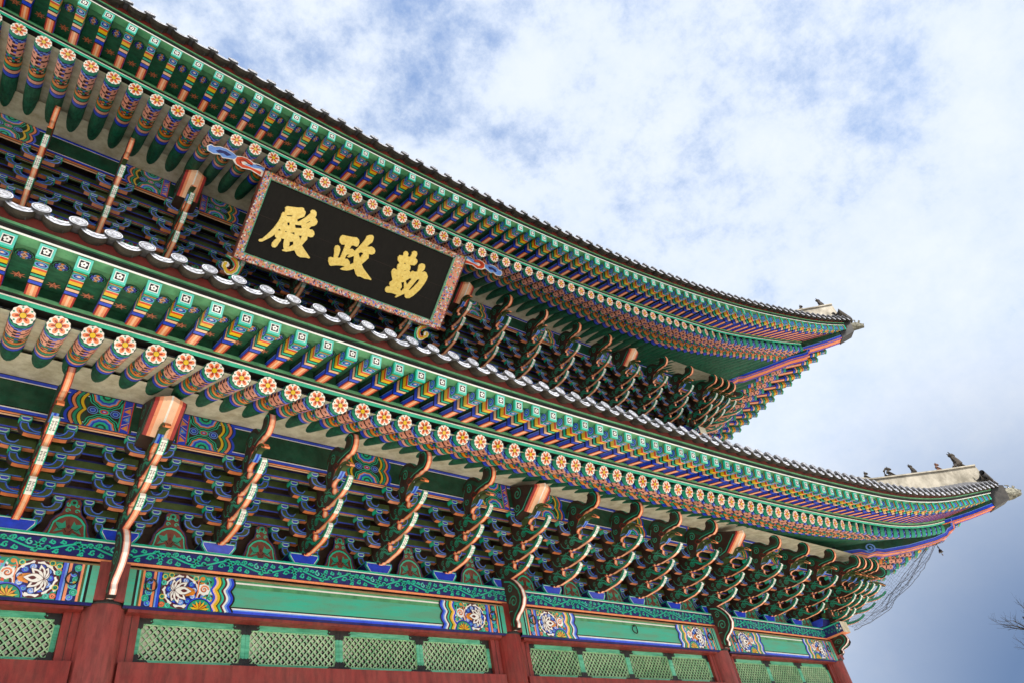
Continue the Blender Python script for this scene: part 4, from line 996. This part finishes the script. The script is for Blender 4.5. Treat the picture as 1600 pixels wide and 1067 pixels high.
# red frame rails, jambs and lattice transom windows
WY = .17
def lattice_panel(x0, x1, z0, z1):
    """one lattice window: frame, diagonal lattice, paper backing, iron fittings"""
    W_, H = x1 - x0, z1 - z0; fr = .075
    m = MB(); y = WY
    m.box(0, W_, y, y + .06, H - fr, H, 'frame'); m.box(0, W_, y, y + .06, 0, fr, 'frame'); m.box(0, fr*.8, y + .002, y + .058, fr, H - fr, 'frame'); m.box(W_ - fr*.8, W_, y + .002, y + .058, fr, H - fr, 'frame')
    root = hpart('lattice_window', m.mesh('lattice_window'), T(x0, 0, z0))
    g = MB(); st = .078; xa, xb, za, zb_ = fr*.8, W_ - fr*.8, fr, H - fr
    g.box(xa, xb, y + .02, y + .04, zb_ - .012, zb_, 'lattice'); g.box(xa, xb, y + .02, y + .04, za, za + .012, 'lattice'); g.box(xa, xa + .012, y + .018, y + .042, za + .012, zb_ - .012, 'lattice'); g.box(xb - .012, xb, y + .018, y + .042, za + .012, zb_ - .012, 'lattice')
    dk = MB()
    def bar(p, q, yy):
        dx, dz = q[0] - p[0], q[1] - p[1]; l = math.hypot(dx, dz)
        if l < .02: return
        nx, nz = -dz/l*.0078, dx/l*.0078
        P = [(p[0] + nx, p[1] + nz), (p[0] - nx, p[1] - nz), (q[0] - nx, q[1] - nz), (q[0] + nx, q[1] + nz)]
        for a in range(4):
            b = (a + 1) % 4; g.p([(P[a][0], yy, P[a][1]), (P[b][0], yy, P[b][1]), (P[b][0], yy + .018, P[b][1]), (P[a][0], yy + .018, P[a][1])], 'lattice')
        g.p([(a, yy, b) for a, b in P], 'lattice')
        # shadow of the bar painted as a black strip, offset behind, near the paper
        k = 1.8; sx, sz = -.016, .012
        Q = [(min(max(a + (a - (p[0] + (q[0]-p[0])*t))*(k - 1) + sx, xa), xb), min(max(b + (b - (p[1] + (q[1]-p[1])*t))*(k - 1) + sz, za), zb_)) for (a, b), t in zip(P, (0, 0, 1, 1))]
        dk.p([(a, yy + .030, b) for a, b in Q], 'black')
    sl = 1.12
    for sg, yy in ((1, y + .010), (-1, y + .022)):
        c = -3.0
        while c < W_ + 3:
            # line x = c + sg*(z - za)/sl
            xs_ = c; xe_ = c + sg*(zb_ - za)/sl
            p = [xs_, za]; q = [xe_, zb_]
            def clip(p, q):
                for lim, lo in ((xa, True), (xb, False)):
                    for A, B_ in ((p, q), (q, p)):
                        if (A[0] < lim) if lo else (A[0] > lim):
                            if (B_[0] < lim) if lo else (B_[0] > lim): return None
                            t = (lim - A[0])/(B_[0] - A[0]); A[1] += (B_[1] - A[1])*t; A[0] = lim
                return p, q
            r_ = clip(p, q)
            if r_: bar(r_[0], r_[1], yy)
            c += st*1.28
    part('lattice', g.mesh('lattice'), root, Matrix()); part('lattice_shade', dk.mesh('lattice_shade'), root, Matrix())
    pb = MB(); pb.box(xa - .01, xb + .01, y + .060, y + .064, za - .01, zb_ + .01, 'paper'); part('paper_backing', pb.mesh('paper_backing'), root, Matrix())
    for cx, sx in ((0, 1), (W_, -1)):
        for cz, sz in ((0, 1), (H, -1)):
            q = MB(); P = [(0, 0), (.20, 0), (.185, .03), (.205, .05), (.175, .077), (.077, .077), (.077, .135), (.05, .155), (.03, .14), (0, .15)]
            q.prism([(cx + sx*u, cz + sz*v) for u, v in P], lambda u, v, h: (u, y - h, v), .001, .008, 'iron', 'iron')
            for u, v in ((.17, .04), (.04, .12), (.04, .04), (.1, .04)): q.disc(cx + sx*u, cz + sz*v, .009, lambda u, v, h: (u, y - h, v), .014, 'frame' if u == .17 else 'iron', 6)
            part('iron_corner', q.mesh('iron_corner'), root, Matrix())
ZT, ZB = -.965, -1.60
for bi, (a, b, n) in enumerate(zip(COLS[:-1], COLS[1:], (4, 4, 4, 3))):
    rz = (LO.rise(a) + LO.rise(b))/2
    mb = MB()
    mb.box(a + .27, b - .27, -.02, .26, -.965, -.9251, 'colred')
    for x in (a + .27, b - .46): mb.box(x, x + .19, .10, .26, -4.4, -.966, 'colred')
    for x in (a + .36, b - .365): mb.box(x, x + .006, .094, .11, -4.4, -.966, 'brown')
    mb.box(a + .27, b - .27, .02, .26, -2.10, -1.601, 'colred')
    mb.box(a + .27, b - .27, .02, .26, -4.75, -4.4, 'colred')
    mb.box(a + .27, b - .27, .30, .32, GZ, -.93, 'black')
    fr = hpart('wall_frame', mb.mesh('wall_frame'), T(0, 0, rz))
    x0, x1 = a + .46, b - .46; w_ = (x1 - x0)/n
    for i in range(n): lattice_panel(x0 + i*w_ + .002, x0 + (i+1)*w_ - .002, ZB + rz, ZT + rz)
    # boards of the doors below
    mb = MB()
    for i in range(n*2): mb.box(x0 + i*w_/2 + .01, x0 + (i+1)*w_/2 - .01, .10, .16, -4.39, -2.11, 'frame')
    mb.box(a + .28, b - .28, .06, .26, GZ, -4.76, 'paper')
    hpart('door_panel', mb.mesh('door_panel'), T(0, 0, rz))
# corner drop arms under the plate beam at the east corner
for ang in (0, 45, 90):
    sc = 1.414*.8 if ang == 45 else 1
    hpart('drop_arm', K['drop'], T(15.31 + (.04 if ang == 45 else 0), .1 if ang else 0, -.30) @ Matrix.Rotation(R(ang), 4, 'Z') @ Matrix.Diagonal((1, sc, .62, 1)))
# upper storey lintel and stub columns above the lower roof
for a, b in zip(COLS[:-2] + [10.01], COLS[1:-1] + [14.02]):
    mb = MB(); loft(mb, [(.30, -.345, 'dusty'), (-.03, -.345, 'beamgreen'), (-.088, -.41, 'beamgreen'), (-.088, -.86, 'blue'), (.30, -.925, 'brown')], [(a, UP.rise(a)), (b, UP.rise(b))]); hpart('lintel_beam', mb.mesh('lintel_beam'), T(0, UP.yc, UP.zc))

# ------------------------------------------------------------ name board
CH = [[[[-1.861,1.374],[-1.749,1.406],[-1.635,1.438],[-1.568,1.47],[-1.527,1.467],[-1.507,1.435],[-1.467,1.412],[-1.461,1.374],[-1.46,1.31],[-1.494,1.272],[-1.537,1.238],[-1.576,1.195],[-1.552,1.152],[-1.512,1.192],[-1.428,1.307],[-1.362,1.431],[-1.382,1.463],[-1.357,1.506],[-1.306,1.519],[-1.255,1.492],[-1.234,1.436],[-1.241,1.376],[-1.205,1.359],[-1.165,1.318],[-1.165,1.253],[-1.196,1.205],[-1.249,1.174],[-1.284,1.116],[-1.254,1.1],[-1.211,1.117],[-1.161,1.092],[-1.13,1.039],[-1.143,0.977],[-1.188,0.948],[-1.252,0.945],[-1.237,0.883],[-1.274,0.788],[-1.299,0.726],[-1.219,0.663],[-1.043,0.538],[-1.066,0.513],[-1.13,0.51],[-1.245,0.474],[-1.313,0.484],[-1.364,0.526],[-1.406,0.572],[-1.485,0.52],[-1.557,0.481],[-1.622,0.468],[-1.654,0.483],[-1.614,0.511],[-1.649,0.561],[-1.669,0.617],[-1.682,0.716],[-1.748,0.706],[-1.737,0.663],[-1.756,0.6],[-1.773,0.521],[-1.797,0.48],[-1.847,0.469],[-1.882,0.495],[-1.89,0.547],[-1.863,0.621],[-1.831,0.678],[-1.873,0.689],[-1.898,0.737],[-1.94,0.662],[-2.015,0.577],[-2.08,0.504],[-2.131,0.481],[-2.156,0.498],[-2.15,0.532],[-2.1,0.56],[-2.037,0.679],[-1.962,0.851],[-1.922,0.993],[-1.905,1.135],[-1.916,1.185],[-1.895,1.234],[-1.865,1.238],[-1.871,1.283],[-1.891,1.33]],[[[-1.563,0.699],[-1.493,0.734],[-1.47,0.676],[-1.542,0.59],[-1.545,0.65]],[[-1.812,1.197],[-1.687,1.24],[-1.7,1.211],[-1.798,1.182]],[[-1.745,1.057],[-1.698,1.077],[-1.681,1.02],[-1.718,1.005]],[[-1.587,1.074],[-1.451,1.113],[-1.423,1.06],[-1.55,1.017],[-1.572,1.056]],[[-1.382,1.184],[-1.318,1.272],[-1.305,1.258],[-1.373,1.182]],[[-1.871,0.832],[-1.851,0.883],[-1.809,0.852]],[[-1.725,0.875],[-1.697,0.885],[-1.693,0.866],[-1.716,0.86]],[[-1.432,0.892],[-1.364,0.914],[-1.374,0.821],[-1.406,0.865]],[[-1.611,0.883],[-1.538,0.922],[-1.512,0.871],[-1.54,0.884]],[[-1.836,0.989],[-1.809,1.042],[-1.804,1.037],[-1.829,0.983]]]],[[[-0.553,1.255],[-0.444,1.274],[-0.334,1.294],[-0.241,1.322],[-0.178,1.294],[-0.147,1.241],[-0.144,1.168],[-0.171,1.124],[-0.241,1.13],[-0.285,1.113],[-0.301,1.027],[-0.239,1.051],[-0.196,1.036],[-0.176,1.022],[-0.14,1.101],[-0.078,1.247],[-0.041,1.362],[-0.039,1.435],[0.024,1.484],[0.078,1.503],[0.119,1.476],[0.133,1.409],[0.127,1.341],[0.091,1.298],[0.054,1.219],[0.109,1.233],[0.158,1.262],[0.227,1.242],[0.27,1.193],[0.27,1.135],[0.225,1.093],[0.154,1.08],[0.181,0.992],[0.134,0.901],[0.08,0.809],[0.154,0.735],[0.274,0.662],[0.416,0.575],[0.411,0.548],[0.35,0.547],[0.266,0.528],[0.155,0.539],[0.086,0.524],[0.028,0.558],[-0.047,0.653],[-0.121,0.597],[-0.194,0.556],[-0.289,0.535],[-0.341,0.538],[-0.308,0.586],[-0.258,0.626],[-0.35,0.617],[-0.466,0.58],[-0.562,0.53],[-0.602,0.541],[-0.649,0.608],[-0.669,0.678],[-0.639,0.713],[-0.567,0.723],[-0.59,0.828],[-0.623,0.914],[-0.619,0.979],[-0.574,1.011],[-0.524,0.995],[-0.488,0.938],[-0.48,0.842],[-0.483,0.755],[-0.43,0.768],[-0.426,0.89],[-0.422,0.992],[-0.425,1.076],[-0.503,1.052],[-0.558,1.081],[-0.588,1.14],[-0.586,1.211]],[[[-0.326,0.789],[-0.315,0.887],[-0.252,0.914],[-0.294,0.844],[-0.246,0.842],[-0.151,0.921],[-0.104,0.769],[-0.168,0.705],[-0.199,0.769],[-0.262,0.807]],[[-0.074,1.008],[-0.032,1.055],[0.03,1.05],[-0.009,0.92]]]],[[[0.95,1.461],[1.002,1.46],[1.041,1.42],[1.043,1.361],[1.107,1.374],[1.119,1.449],[1.109,1.493],[1.15,1.541],[1.209,1.545],[1.246,1.498],[1.246,1.434],[1.238,1.391],[1.287,1.378],[1.32,1.334],[1.312,1.275],[1.28,1.227],[1.218,1.208],[1.169,1.201],[1.202,1.163],[1.218,1.105],[1.207,1.069],[1.254,1.038],[1.273,1.077],[1.297,1.102],[1.336,1.092],[1.398,1.11],[1.394,1.185],[1.378,1.244],[1.391,1.297],[1.443,1.34],[1.513,1.342],[1.549,1.291],[1.552,1.228],[1.51,1.14],[1.578,1.189],[1.628,1.175],[1.699,1.104],[1.701,1.023],[1.68,0.902],[1.624,0.737],[1.523,0.556],[1.451,0.475],[1.384,0.447],[1.336,0.459],[1.301,0.535],[1.24,0.482],[1.179,0.421],[1.129,0.375],[1.108,0.377],[1.127,0.443],[0.984,0.441],[0.885,0.414],[0.84,0.422],[0.809,0.466],[0.811,0.514],[0.844,0.557],[0.906,0.571],[0.864,0.612],[0.856,0.672],[0.895,0.702],[0.899,0.735],[0.856,0.798],[0.802,0.889],[0.81,0.954],[0.836,0.992],[0.887,0.991],[0.925,0.981],[0.89,1.047],[0.882,1.107],[0.918,1.144],[0.849,1.189],[0.824,1.259],[0.847,1.318],[0.932,1.339],[0.919,1.413]],[[[1.212,0.823],[1.287,0.914],[1.334,0.907],[1.276,0.739]],[[1.121,0.751],[1.183,0.781],[1.237,0.649],[1.198,0.552],[1.161,0.59],[1.176,0.659]],[[1.365,0.649],[1.469,0.94],[1.522,0.983],[1.525,0.912],[1.457,0.758],[1.397,0.649]],[[1.018,1.193],[1.061,1.205],[1.065,1.183],[1.026,1.173]],[[0.948,0.855],[0.985,0.864],[0.973,0.844]],[[1.081,0.864],[1.094,0.903],[1.106,0.885]],[[1.084,1.032],[1.146,1.047],[1.097,1.02]],[[1.063,0.6],[1.119,0.61],[1.1,0.594]]]]]
Bv = Vector((0, -.33, 6.15)); Tv = Vector((0, -1.78, 7.35)); VV = (Tv - Bv).normalized(); NN = Vector((0, VV.z*-1, VV.y)).normalized()
if NN.y > 0: NN = -NN
BL = (Tv - Bv).length
def fb_(u, v, h):
    q = Bv + VV*v + NN*h; return (u - 0.0, q.y, q.z)
board = empty('name_board', (0, -1.05, 6.75), 'black name board with three gold characters in a flower-painted frame hung under the upper eaves', 'name board')
BI = T(0, 1.05, -6.75)
X0, X1 = -2.53, 2.45
mb = MB(); mb.prism([(X0 + .2, .17), (X1 - .28, .17), (X1 - .28, BL - .14), (X0 + .2, BL - .14)], fb_, -.06, -.02, 'boardblack', 'boardblack')
part('board_face', mb.mesh('board_face'), board, BI)
mb = MB()
for vv in (.62, 1.0): mb.ribbon([(X0 + .22, vv), (X1 - .30, vv)], fb_, -.0195, .004, 'brown')
fr = MB(); rnd = random.Random(11)
inn = [(X0 + .19, .165), (X1 - .285, .165), (X1 - .285, BL - .135), (X0 + .19, BL - .135)]; out = [(X0, 0), (X1, 0), (X1, BL), (X0, BL)]
cols = ['pink', 'salmon', 'sky', 'tealwhite', 'white', 'vermil', 'orange', 'blue', 'maroon', 'red', 'peach', 'teal', 'navy', 'yellow', 'pink', 'panelred', 'white', 'pink', 'tealwhite', 'white', 'sky', 'peach']
HI_, HO = -.02, .10
for i in range(4):
    a, b = out[i], out[(i+1) % 4]; c, d = inn[(i+1) % 4], inn[i]
    fr.p([fb_(*a, HO), fb_(*b, HO), fb_(*c, HI_ + .03), fb_(*d, HI_ + .03)], 'pink')
    fr.p([fb_(*a, HO), fb_(*b, HO), fb_(b[0], b[1], -.08), fb_(a[0], a[1], -.08)], 'panelred')
    fr.p([fb_(*d, HI_ + .03), fb_(*c, HI_ + .03), fb_(*c, -.05), fb_(*d, -.05)], 'frame')
    # flower painting: many small petals and leaves on the sloping face
    La = math.hypot(b[0]-a[0], b[1]-a[1]); n = int(La*210)
    for q in range(n):
        t = rnd.random(); s1 = rnd.uniform(.10, .90); 
        P0 = (a[0] + (b[0]-a[0])*t, a[1] + (b[1]-a[1])*t); P1 = (d[0] + (c[0]-d[0])*t, d[1] + (c[1]-d[1])*t)
        hh = HO + (HI_ + .03 - HO)*s1; cx = P0[0] + (P1[0]-P0[0])*s1; cy = P0[1] + (P1[1]-P0[1])*s1; r_ = rnd.uniform(.010, .030); ro = rnd.random()*3
        nrm = rnd.uniform(.003, .008); m = rnd.choice(cols)
        # slope of the face: keep each petal parallel to it
        sx, sy = (P1[0]-P0[0]), (P1[1]-P0[1]); L2 = sx*sx + sy*sy
        pl = []
        for k in range(6):
            du = r_*math.cos(ro + k*1.047)*(1.0 if k % 2 else .55); dv = r_*math.sin(ro + k*1.047)*(1.0 if k % 2 else .55)
            ds = (du*sx + dv*sy)/L2; pl.append(fb_(cx + du, cy + dv, hh + (HI_ + .03 - HO)*ds + nrm))
        fr.p(pl, m)
    # borders
    for s0, s1, m, e in ((0, .10, 'panelred', .002), (.90, 1.0, 'frame', .012)):
        g = lambda A, B_, s: (A[0] + (B_[0]-A[0])*s, A[1] + (B_[1]-A[1])*s)
        fr.p([fb_(*g(a, d, s0), HO + (HI_+.03-HO)*s0 + e), fb_(*g(b, c, s0), HO + (HI_+.03-HO)*s0 + e), fb_(*g(b, c, s1), HO + (HI_+.03-HO)*s1 + e), fb_(*g(a, d, s1), HO + (HI_+.03-HO)*s1 + e)], m)
part('painted_frame', fr.mesh('painted_frame'), board, BI)
part('board_seam', mb.mesh('board_seam'), board, BI)
for outl, holes in CH:
    mb = MB(); loops = [[Vector((u, v, 0)) for u, v in outl]] + [[Vector((u, v, 0)) for u, v in hh] for hh in holes]
    flat = [q for l in loops for q in l]; tri = tessellate_polygon(loops)
    mb.tris([fb_(q.x, q.y, .012) for q in flat], tri, 'gold')
    for l in loops:
        for i in range(len(l)):
            a, b = l[i], l[(i+1) % len(l)]; mb.p([fb_(a.x, a.y, -.021), fb_(b.x, b.y, -.021), fb_(b.x, b.y, .012), fb_(a.x, a.y, .012)], 'gold')
    part('gold_character', mb.mesh('gold_character'), board, BI)
def thick_curl(layers, fn, name, th=.05):
    mb = MB()
    for i, (P, m, h) in enumerate(layers):
        if i == 0: mb.prism(P, fn, -th, h, m, m)
        else: mb.p([fn(u, v, h) for u, v in P], m)
    return mb
def cloud_wing(x0, sg):
    f = lambda u, v, h: fb_(x0 + sg*u, BL - .02 + v, h)
    mb = MB()
    base = [(0, -.14), (.0, .05), (.12, .075), (.24, .06), (.36, .095), (.48, .085), (.58, .05), (.66, .085), (.80, .105), (.92, .09), (1.0, .05), (1.08, .06), (1.13, .0), (1.10, -.08), (.98, -.10), (.86, -.06), (.80, -.10), (.70, -.07), (.62, -.05), (.54, -.11), (.40, -.135), (.25, -.10), (.12, -.12)]
    mb.prism(base, f, -.04, .02, 'white', 'white')
    ins = lambda P, k: [(sum(q[0] for q in P)/len(P) + (u - sum(q[0] for q in P)/len(P))*k, sum(q[1] for q in P)/len(P) + (v - sum(q[1] for q in P)/len(P))*k) for u, v in P]
    A = [(.56, .04), (.66, .07), (.80, .09), (.92, .075), (1.0, .035), (1.07, .045), (1.11, .0), (1.08, -.07), (.98, -.085), (.88, -.045), (.80, -.085), (.70, -.055), (.60, -.03)]
    mb.p([f(u, v, .024) for u, v in A], 'sky'); mb.p([f(u, v, .027) for u, v in ((.66, .02), (.78, .045), (.90, .03), (.96, -.02), (.90, -.04), (.82, -.01), (.74, -.03))], 'navy')
    Bq = [(.04, -.12), (.14, -.10), (.26, -.085), (.40, -.12), (.52, -.095), (.57, -.04), (.56, .03), (.48, .07), (.37, .08), (.27, .05), (.22, .02), (.30, -.01), (.40, .01), (.46, -.02), (.42, -.06), (.30, -.05), (.14, -.05), (.04, -.05)]
    mb.p([f(u, v, .024) for u, v in Bq], 'vermil')
    mb.p([f(u, v, .027) for u, v in ((.0, .04), (.10, .055), (.22, .03), (.30, -.02), (.40, -.03), (.34, -.045), (.20, -.035), (.08, .0), (0, -.02))], 'sky')
    mb.p([f(u, v, .029) for u, v in ((.0, .05), (.10, .06), (.20, .045), (.16, .03), (.06, .04))], 'navy')
    mb.ribbon([(.24, .0), (.32, .0), (.42, .035), (.50, .0), (.46, -.05)], f, .029, .018, 'maroon')
    part('cloud_wing', mb.mesh('cloud_wing'), board, BI)
cloud_wing(X0 - .0, -1); cloud_wing(X1, 1)
def hook(cx, sg):
    f = lambda u, v, h: fb_(cx + sg*u, -.0 + v, -.05 + h)
    mb = MB()
    C = [(-.02, 0), (-.13, -.05), (-.17, -.14), (-.16, -.25), (-.10, -.34), (-.02, -.38), (.06, -.35), (.10, -.29), (.15, -.25), (.16, -.18), (.12, -.13), (.06, -.13), (.02, -.17), (.03, -.22), (.06, -.235), (.03, -.27), (-.02, -.27), (-.07, -.22), (-.075, -.14), (-.03, -.08), (.06, -.02), (.16, .0)]
    mb.prism([(u*1.0, v) for u, v in C], f, -.03, .03, 'white', 'yellow')
    cx0 = sum(q[0] for q in C)/len(C); cy0 = sum(q[1] for q in C)/len(C)
    mb.ribbon([(.02, -.02), (-.08, -.06), (-.12, -.14), (-.115, -.24), (-.06, -.315), (.01, -.325), (.07, -.275), (.115, -.225), (.11, -.17), (.075, -.16)], f, .034, .060, 'yellow')
    mb.ribbon([(.04, -.03), (-.05, -.085), (-.095, -.14), (-.09, -.23), (-.04, -.29), (.03, -.275)], f, .038, .030, 'vermil')
    mb.ribbon([(.15, -.01), (.04, -.045), (-.035, -.10), (-.06, -.16)], f, .036, .035, 'teal2')
    mb.ribbon([(-.19, -.12), (-.18, -.27), (-.12, -.38), (-.06, -.43)], f, .0, .05, 'teal')
    part('painted_hook', mb.mesh('painted_hook'), board, BI)
hook(2.12, 1); hook(X0 + .04, -1)

# ------------------------------------------------------------ roof figurines on the hip ridges
def figurine(fn, u, v, kind, ht, label):
    p = Vector(fn(u, v, 0)); o = empty('roof_figurine', p, label, 'figurine', 'clay figures on the roof ridges')
    mb = MB(); c = .7071; ax = Vector((c, -c, 0)); s_ = ht*1.15/.30; m = 'figurewarm' if kind == 'warm' else 'figure'
    V = lambda a, z, h=0: ax*a*s_ + Vector((c, c, 0))*h*s_ + Vector((0, 0, z*s_))
    if kind == 'tall':
        body = [(.06, .02, .07), (.06, .10, .08), (.05, .18, .065), (.03, .25, .05), (.02, .30, .035)]
    else:
        body = [(.03, .02, .05), (-.01, .09, .055), (-.02, .17, .05), (.00, .22, .035), (.02, .245, .03)]
    mb.tube([V(a, z) for a, z, r in body], [r*s_ for *_, r in body], m, 8)
    hx, hz = (.01, .32) if kind == 'tall' else (.03, .27)
    mb.tube([V(hx - .045, hz), V(hx - .02, hz + .005), V(hx + .02, hz + .0), V(hx + .055, hz - .02), V(hx + .075, hz - .03)], [.02*s_, .042*s_, .045*s_, .032*s_, .015*s_], m, 8)
    for h in (-.03, .03): mb.tube([V(hx - .01, hz + .03, h), V(hx - .03, hz + .075, h*1.2)], [.015*s_, .006*s_], m, 5)
    for h in (-.035, .035):
        mb.tube([V(.0, .17, h), V(.07, .10, h), V(.13, .02, h)], [.026*s_, .02*s_, .022*s_], m, 6)
        mb.tube([V(-.02, .10, h), V(-.06, .05, h*1.4), V(-.03, .0, h*1.4)], [.035*s_, .03*s_, .03*s_], m, 6)
    if kind == 'curl': mb.tube([V(-.05, .06), V(-.12, .12), V(-.10, .24), V(-.02, .31), V(.04, .29)], [.03*s_, .03*s_, .03*s_, .03*s_, .02*s_], m, 6)
    if kind == 'warm': mb.tube([V(.02, .29), V(.01, .33)], [.05*s_, .015*s_], m, 6)
    part('figurine_body', mb.mesh('figurine_body'), o, Matrix())
    b = MB(); b.tube([V(-.06, -.02), V(-.06, .012)], [.055*s_, .05*s_], m, 6); b.tube([V(.11, -.02), V(.11, .012)], [.05*s_, .045*s_], m, 6); part('figurine_base', b.mesh('figurine_base'), o, Matrix())
figurine(FH_LO, 2.36, 4.0, 'sit', .26, 'small dark seated figure at the low inner end of the lower roof ridge')
figurine(FH_LO, 2.89, 3.93, 'curl', .31, 'dark figure with curled back on the lower ridge, second from the inner end')
figurine(FH_LO, 3.40, 3.86, 'tall', .27, 'dark leaning figure in the middle of the five on the lower ridge')
figurine(FH_LO, 3.97, 3.79, 'warm', .25, 'brownish figure with a hat next to the tallest one on the lower ridge')
figurine(FH_LO, 4.40, 3.74, 'tall', .42, 'tallest dark figure nearest the outer tip of the lower ridge')
figurine(FH_UP, 4.22, 4.57, 'sit', .26, 'small dark seated figure on the upper roof ridge')
figurine(FH_UP, 4.74, 4.53, 'tall', .34, 'larger dark leaning figure on the outer end of the upper roof ridge')

# ------------------------------------------------------------ wind bell and bird net under the lower east corner
p = Vector(FH_LO(3.02, 1.60, 0)); bell = empty('wind_bell', p - Vector((0, 0, .24)), 'small dark wind bell hanging under the lower roof corner', 'wind bell')
mb = MB(); mb.tube([(0, 0, .24), (0, 0, .12)], .008, 'iron', 5)
mb.tube([(.045*math.cos(a), 0, .12 + .05*math.sin(a)) for a in [2*math.pi*i/12 for i in range(13)]], .008, 'iron', 5, False); part('hanging_loop', mb.mesh('hanging_loop'), bell, Matrix())
mb = MB(); mb.tube([(0, 0, .07), (0, 0, .04), (0, 0, .0), (0, 0, -.03)], [.02, .045, .055, .07], 'iron', 10); part('bell_body', mb.mesh('bell_body'), bell, Matrix())
mb = MB(); mb.tube([(0, 0, -.03), (0, 0, -.08)], .006, 'iron', 4); mb.box(-.035, .035, -.004, .004, -.13, -.08, 'figurewarm'); part('clapper', mb.mesh('clapper'), bell, Matrix())
# net: edge from the hip down to the corner block, hung from the bracket tips
net = MB()
low_ = [Vector(FH_LO(*q, 0)) for q in ((.56, -.27), (1.01, -.13), (1.47, .10), (1.65, .33), (2.06, .59), (2.54, 1.03), (2.99, 1.57), (3.21, 1.64))]
inner_ = [Vector(FH_LO(*q, 0)) for q in ((.50, -.02), (.67, .16), (1.01, .43), (1.41, .79), (1.76, 1.18), (2.08, 1.48), (2.44, 1.68), (3.0, 1.66))]
def samp(L, t):
    t *= len(L) - 1; i = min(int(t), len(L) - 2); return L[i].lerp(L[i+1], t - i)
rn = random.Random(2)
NA, NB = 34, 12
G = [[samp(inner_, a/NA).lerp(samp(low_, a/NA), (b/NB)) + Vector((.7, .7, 0))*(.10*math.sin(b/NB*3.1)*math.sin(a*.9 + b*.5)) + Vector((rn.uniform(-.02, .02), rn.uniform(-.02, .02), rn.uniform(-.015, .015))) for b in range(NB + 1)] for a in range(NA + 1)]
for a in range(NA + 1): net.tube(G[a], .0034, 'wire', 3, False)
for b in range(NB + 1): net.tube([G[a][b] for a in range(NA + 1)], .0034 if b < NB else .009, 'wire', 3, False)
for k in range(7):
    off = rn.uniform(.55, .97); net.tube([samp([G[a][b] for b in range(NB+1)], min(1, off + .06*math.sin(a*.5 + k))) for a in range(4 + k, NA - k)], .0065, 'wire', 3, False)
no = link(bpy.data.objects.new('bird_net', net.mesh('bird_net'))); no['label'] = 'fine dark bird net draped below the lower roof corner'; no['category'] = 'net'

# ------------------------------------------------------------ ground and the bare tree
mb = MB(); mb.p([(-1500, -1500, GZ), (1500, -1500, GZ), (1500, 1500, GZ), (-1500, 1500, GZ)], 'ground'); g = link(bpy.data.objects.new('ground', mb.mesh('ground'))); g['kind'] = 'structure'
mb = MB(); mb.box(-24, 24, -9, 26, GZ - .05, GZ + .02, 'ground'); g = link(bpy.data.objects.new('stone_terrace', mb.mesh('stone_terrace'))); g['kind'] = 'structure'
d = Vector((.947, .297, .124)); base = CAMP + d*60; base = Vector((base.x + 5.3, base.y - 3.9, GZ - .6))
tree = empty('bare_tree', base, 'leafless dark tree at the lower right edge against the sky', 'tree')
tk, cr = MB(), MB(); rt = random.Random(21)
def branch(mb, p, d, L, r, depth):
    pts_ = [p.copy()]; rr = [r]; q = p.copy(); dd = d.copy(); n = 5
    for i in range(n):
        dd = (dd + Vector((rt.uniform(-.22, .22), rt.uniform(-.22, .22), rt.uniform(-.12, .20)))).normalized(); q = q + dd*L/n; pts_.append(q.copy()); rr.append(r*(1 - .45*(i+1)/n))
    mb.tube(pts_, rr, 'bark', 5 if r > .03 else 3, False)
    if depth == 0: return
    for i in range(3 if depth > 1 else 5):
        k = rt.randint(1, n); nd = (dd + Vector((rt.uniform(-1, 1), rt.uniform(-1, 1), rt.uniform(-.4, .8)))).normalized(); branch(cr, pts_[k], nd, L*rt.uniform(.5, .75), rr[k]*.62, depth - 1)
branch(tk, Vector((0, 0, 0)), Vector((.02, .02, 1)), 8.0, .36, 0)
for i in range(11):
    z = 4.5 + i*.85; a = i*2.4; branch(cr, Vector((0, 0, z if z < 8 else 8 + (z - 8)*.3)), Vector((math.cos(a), math.sin(a), .55)).normalized(), 4.4 - i*.12, .24, 4)
part('trunk', tk.mesh('trunk'), tree, Matrix()); part('crown', cr.mesh('crown'), tree, Matrix())
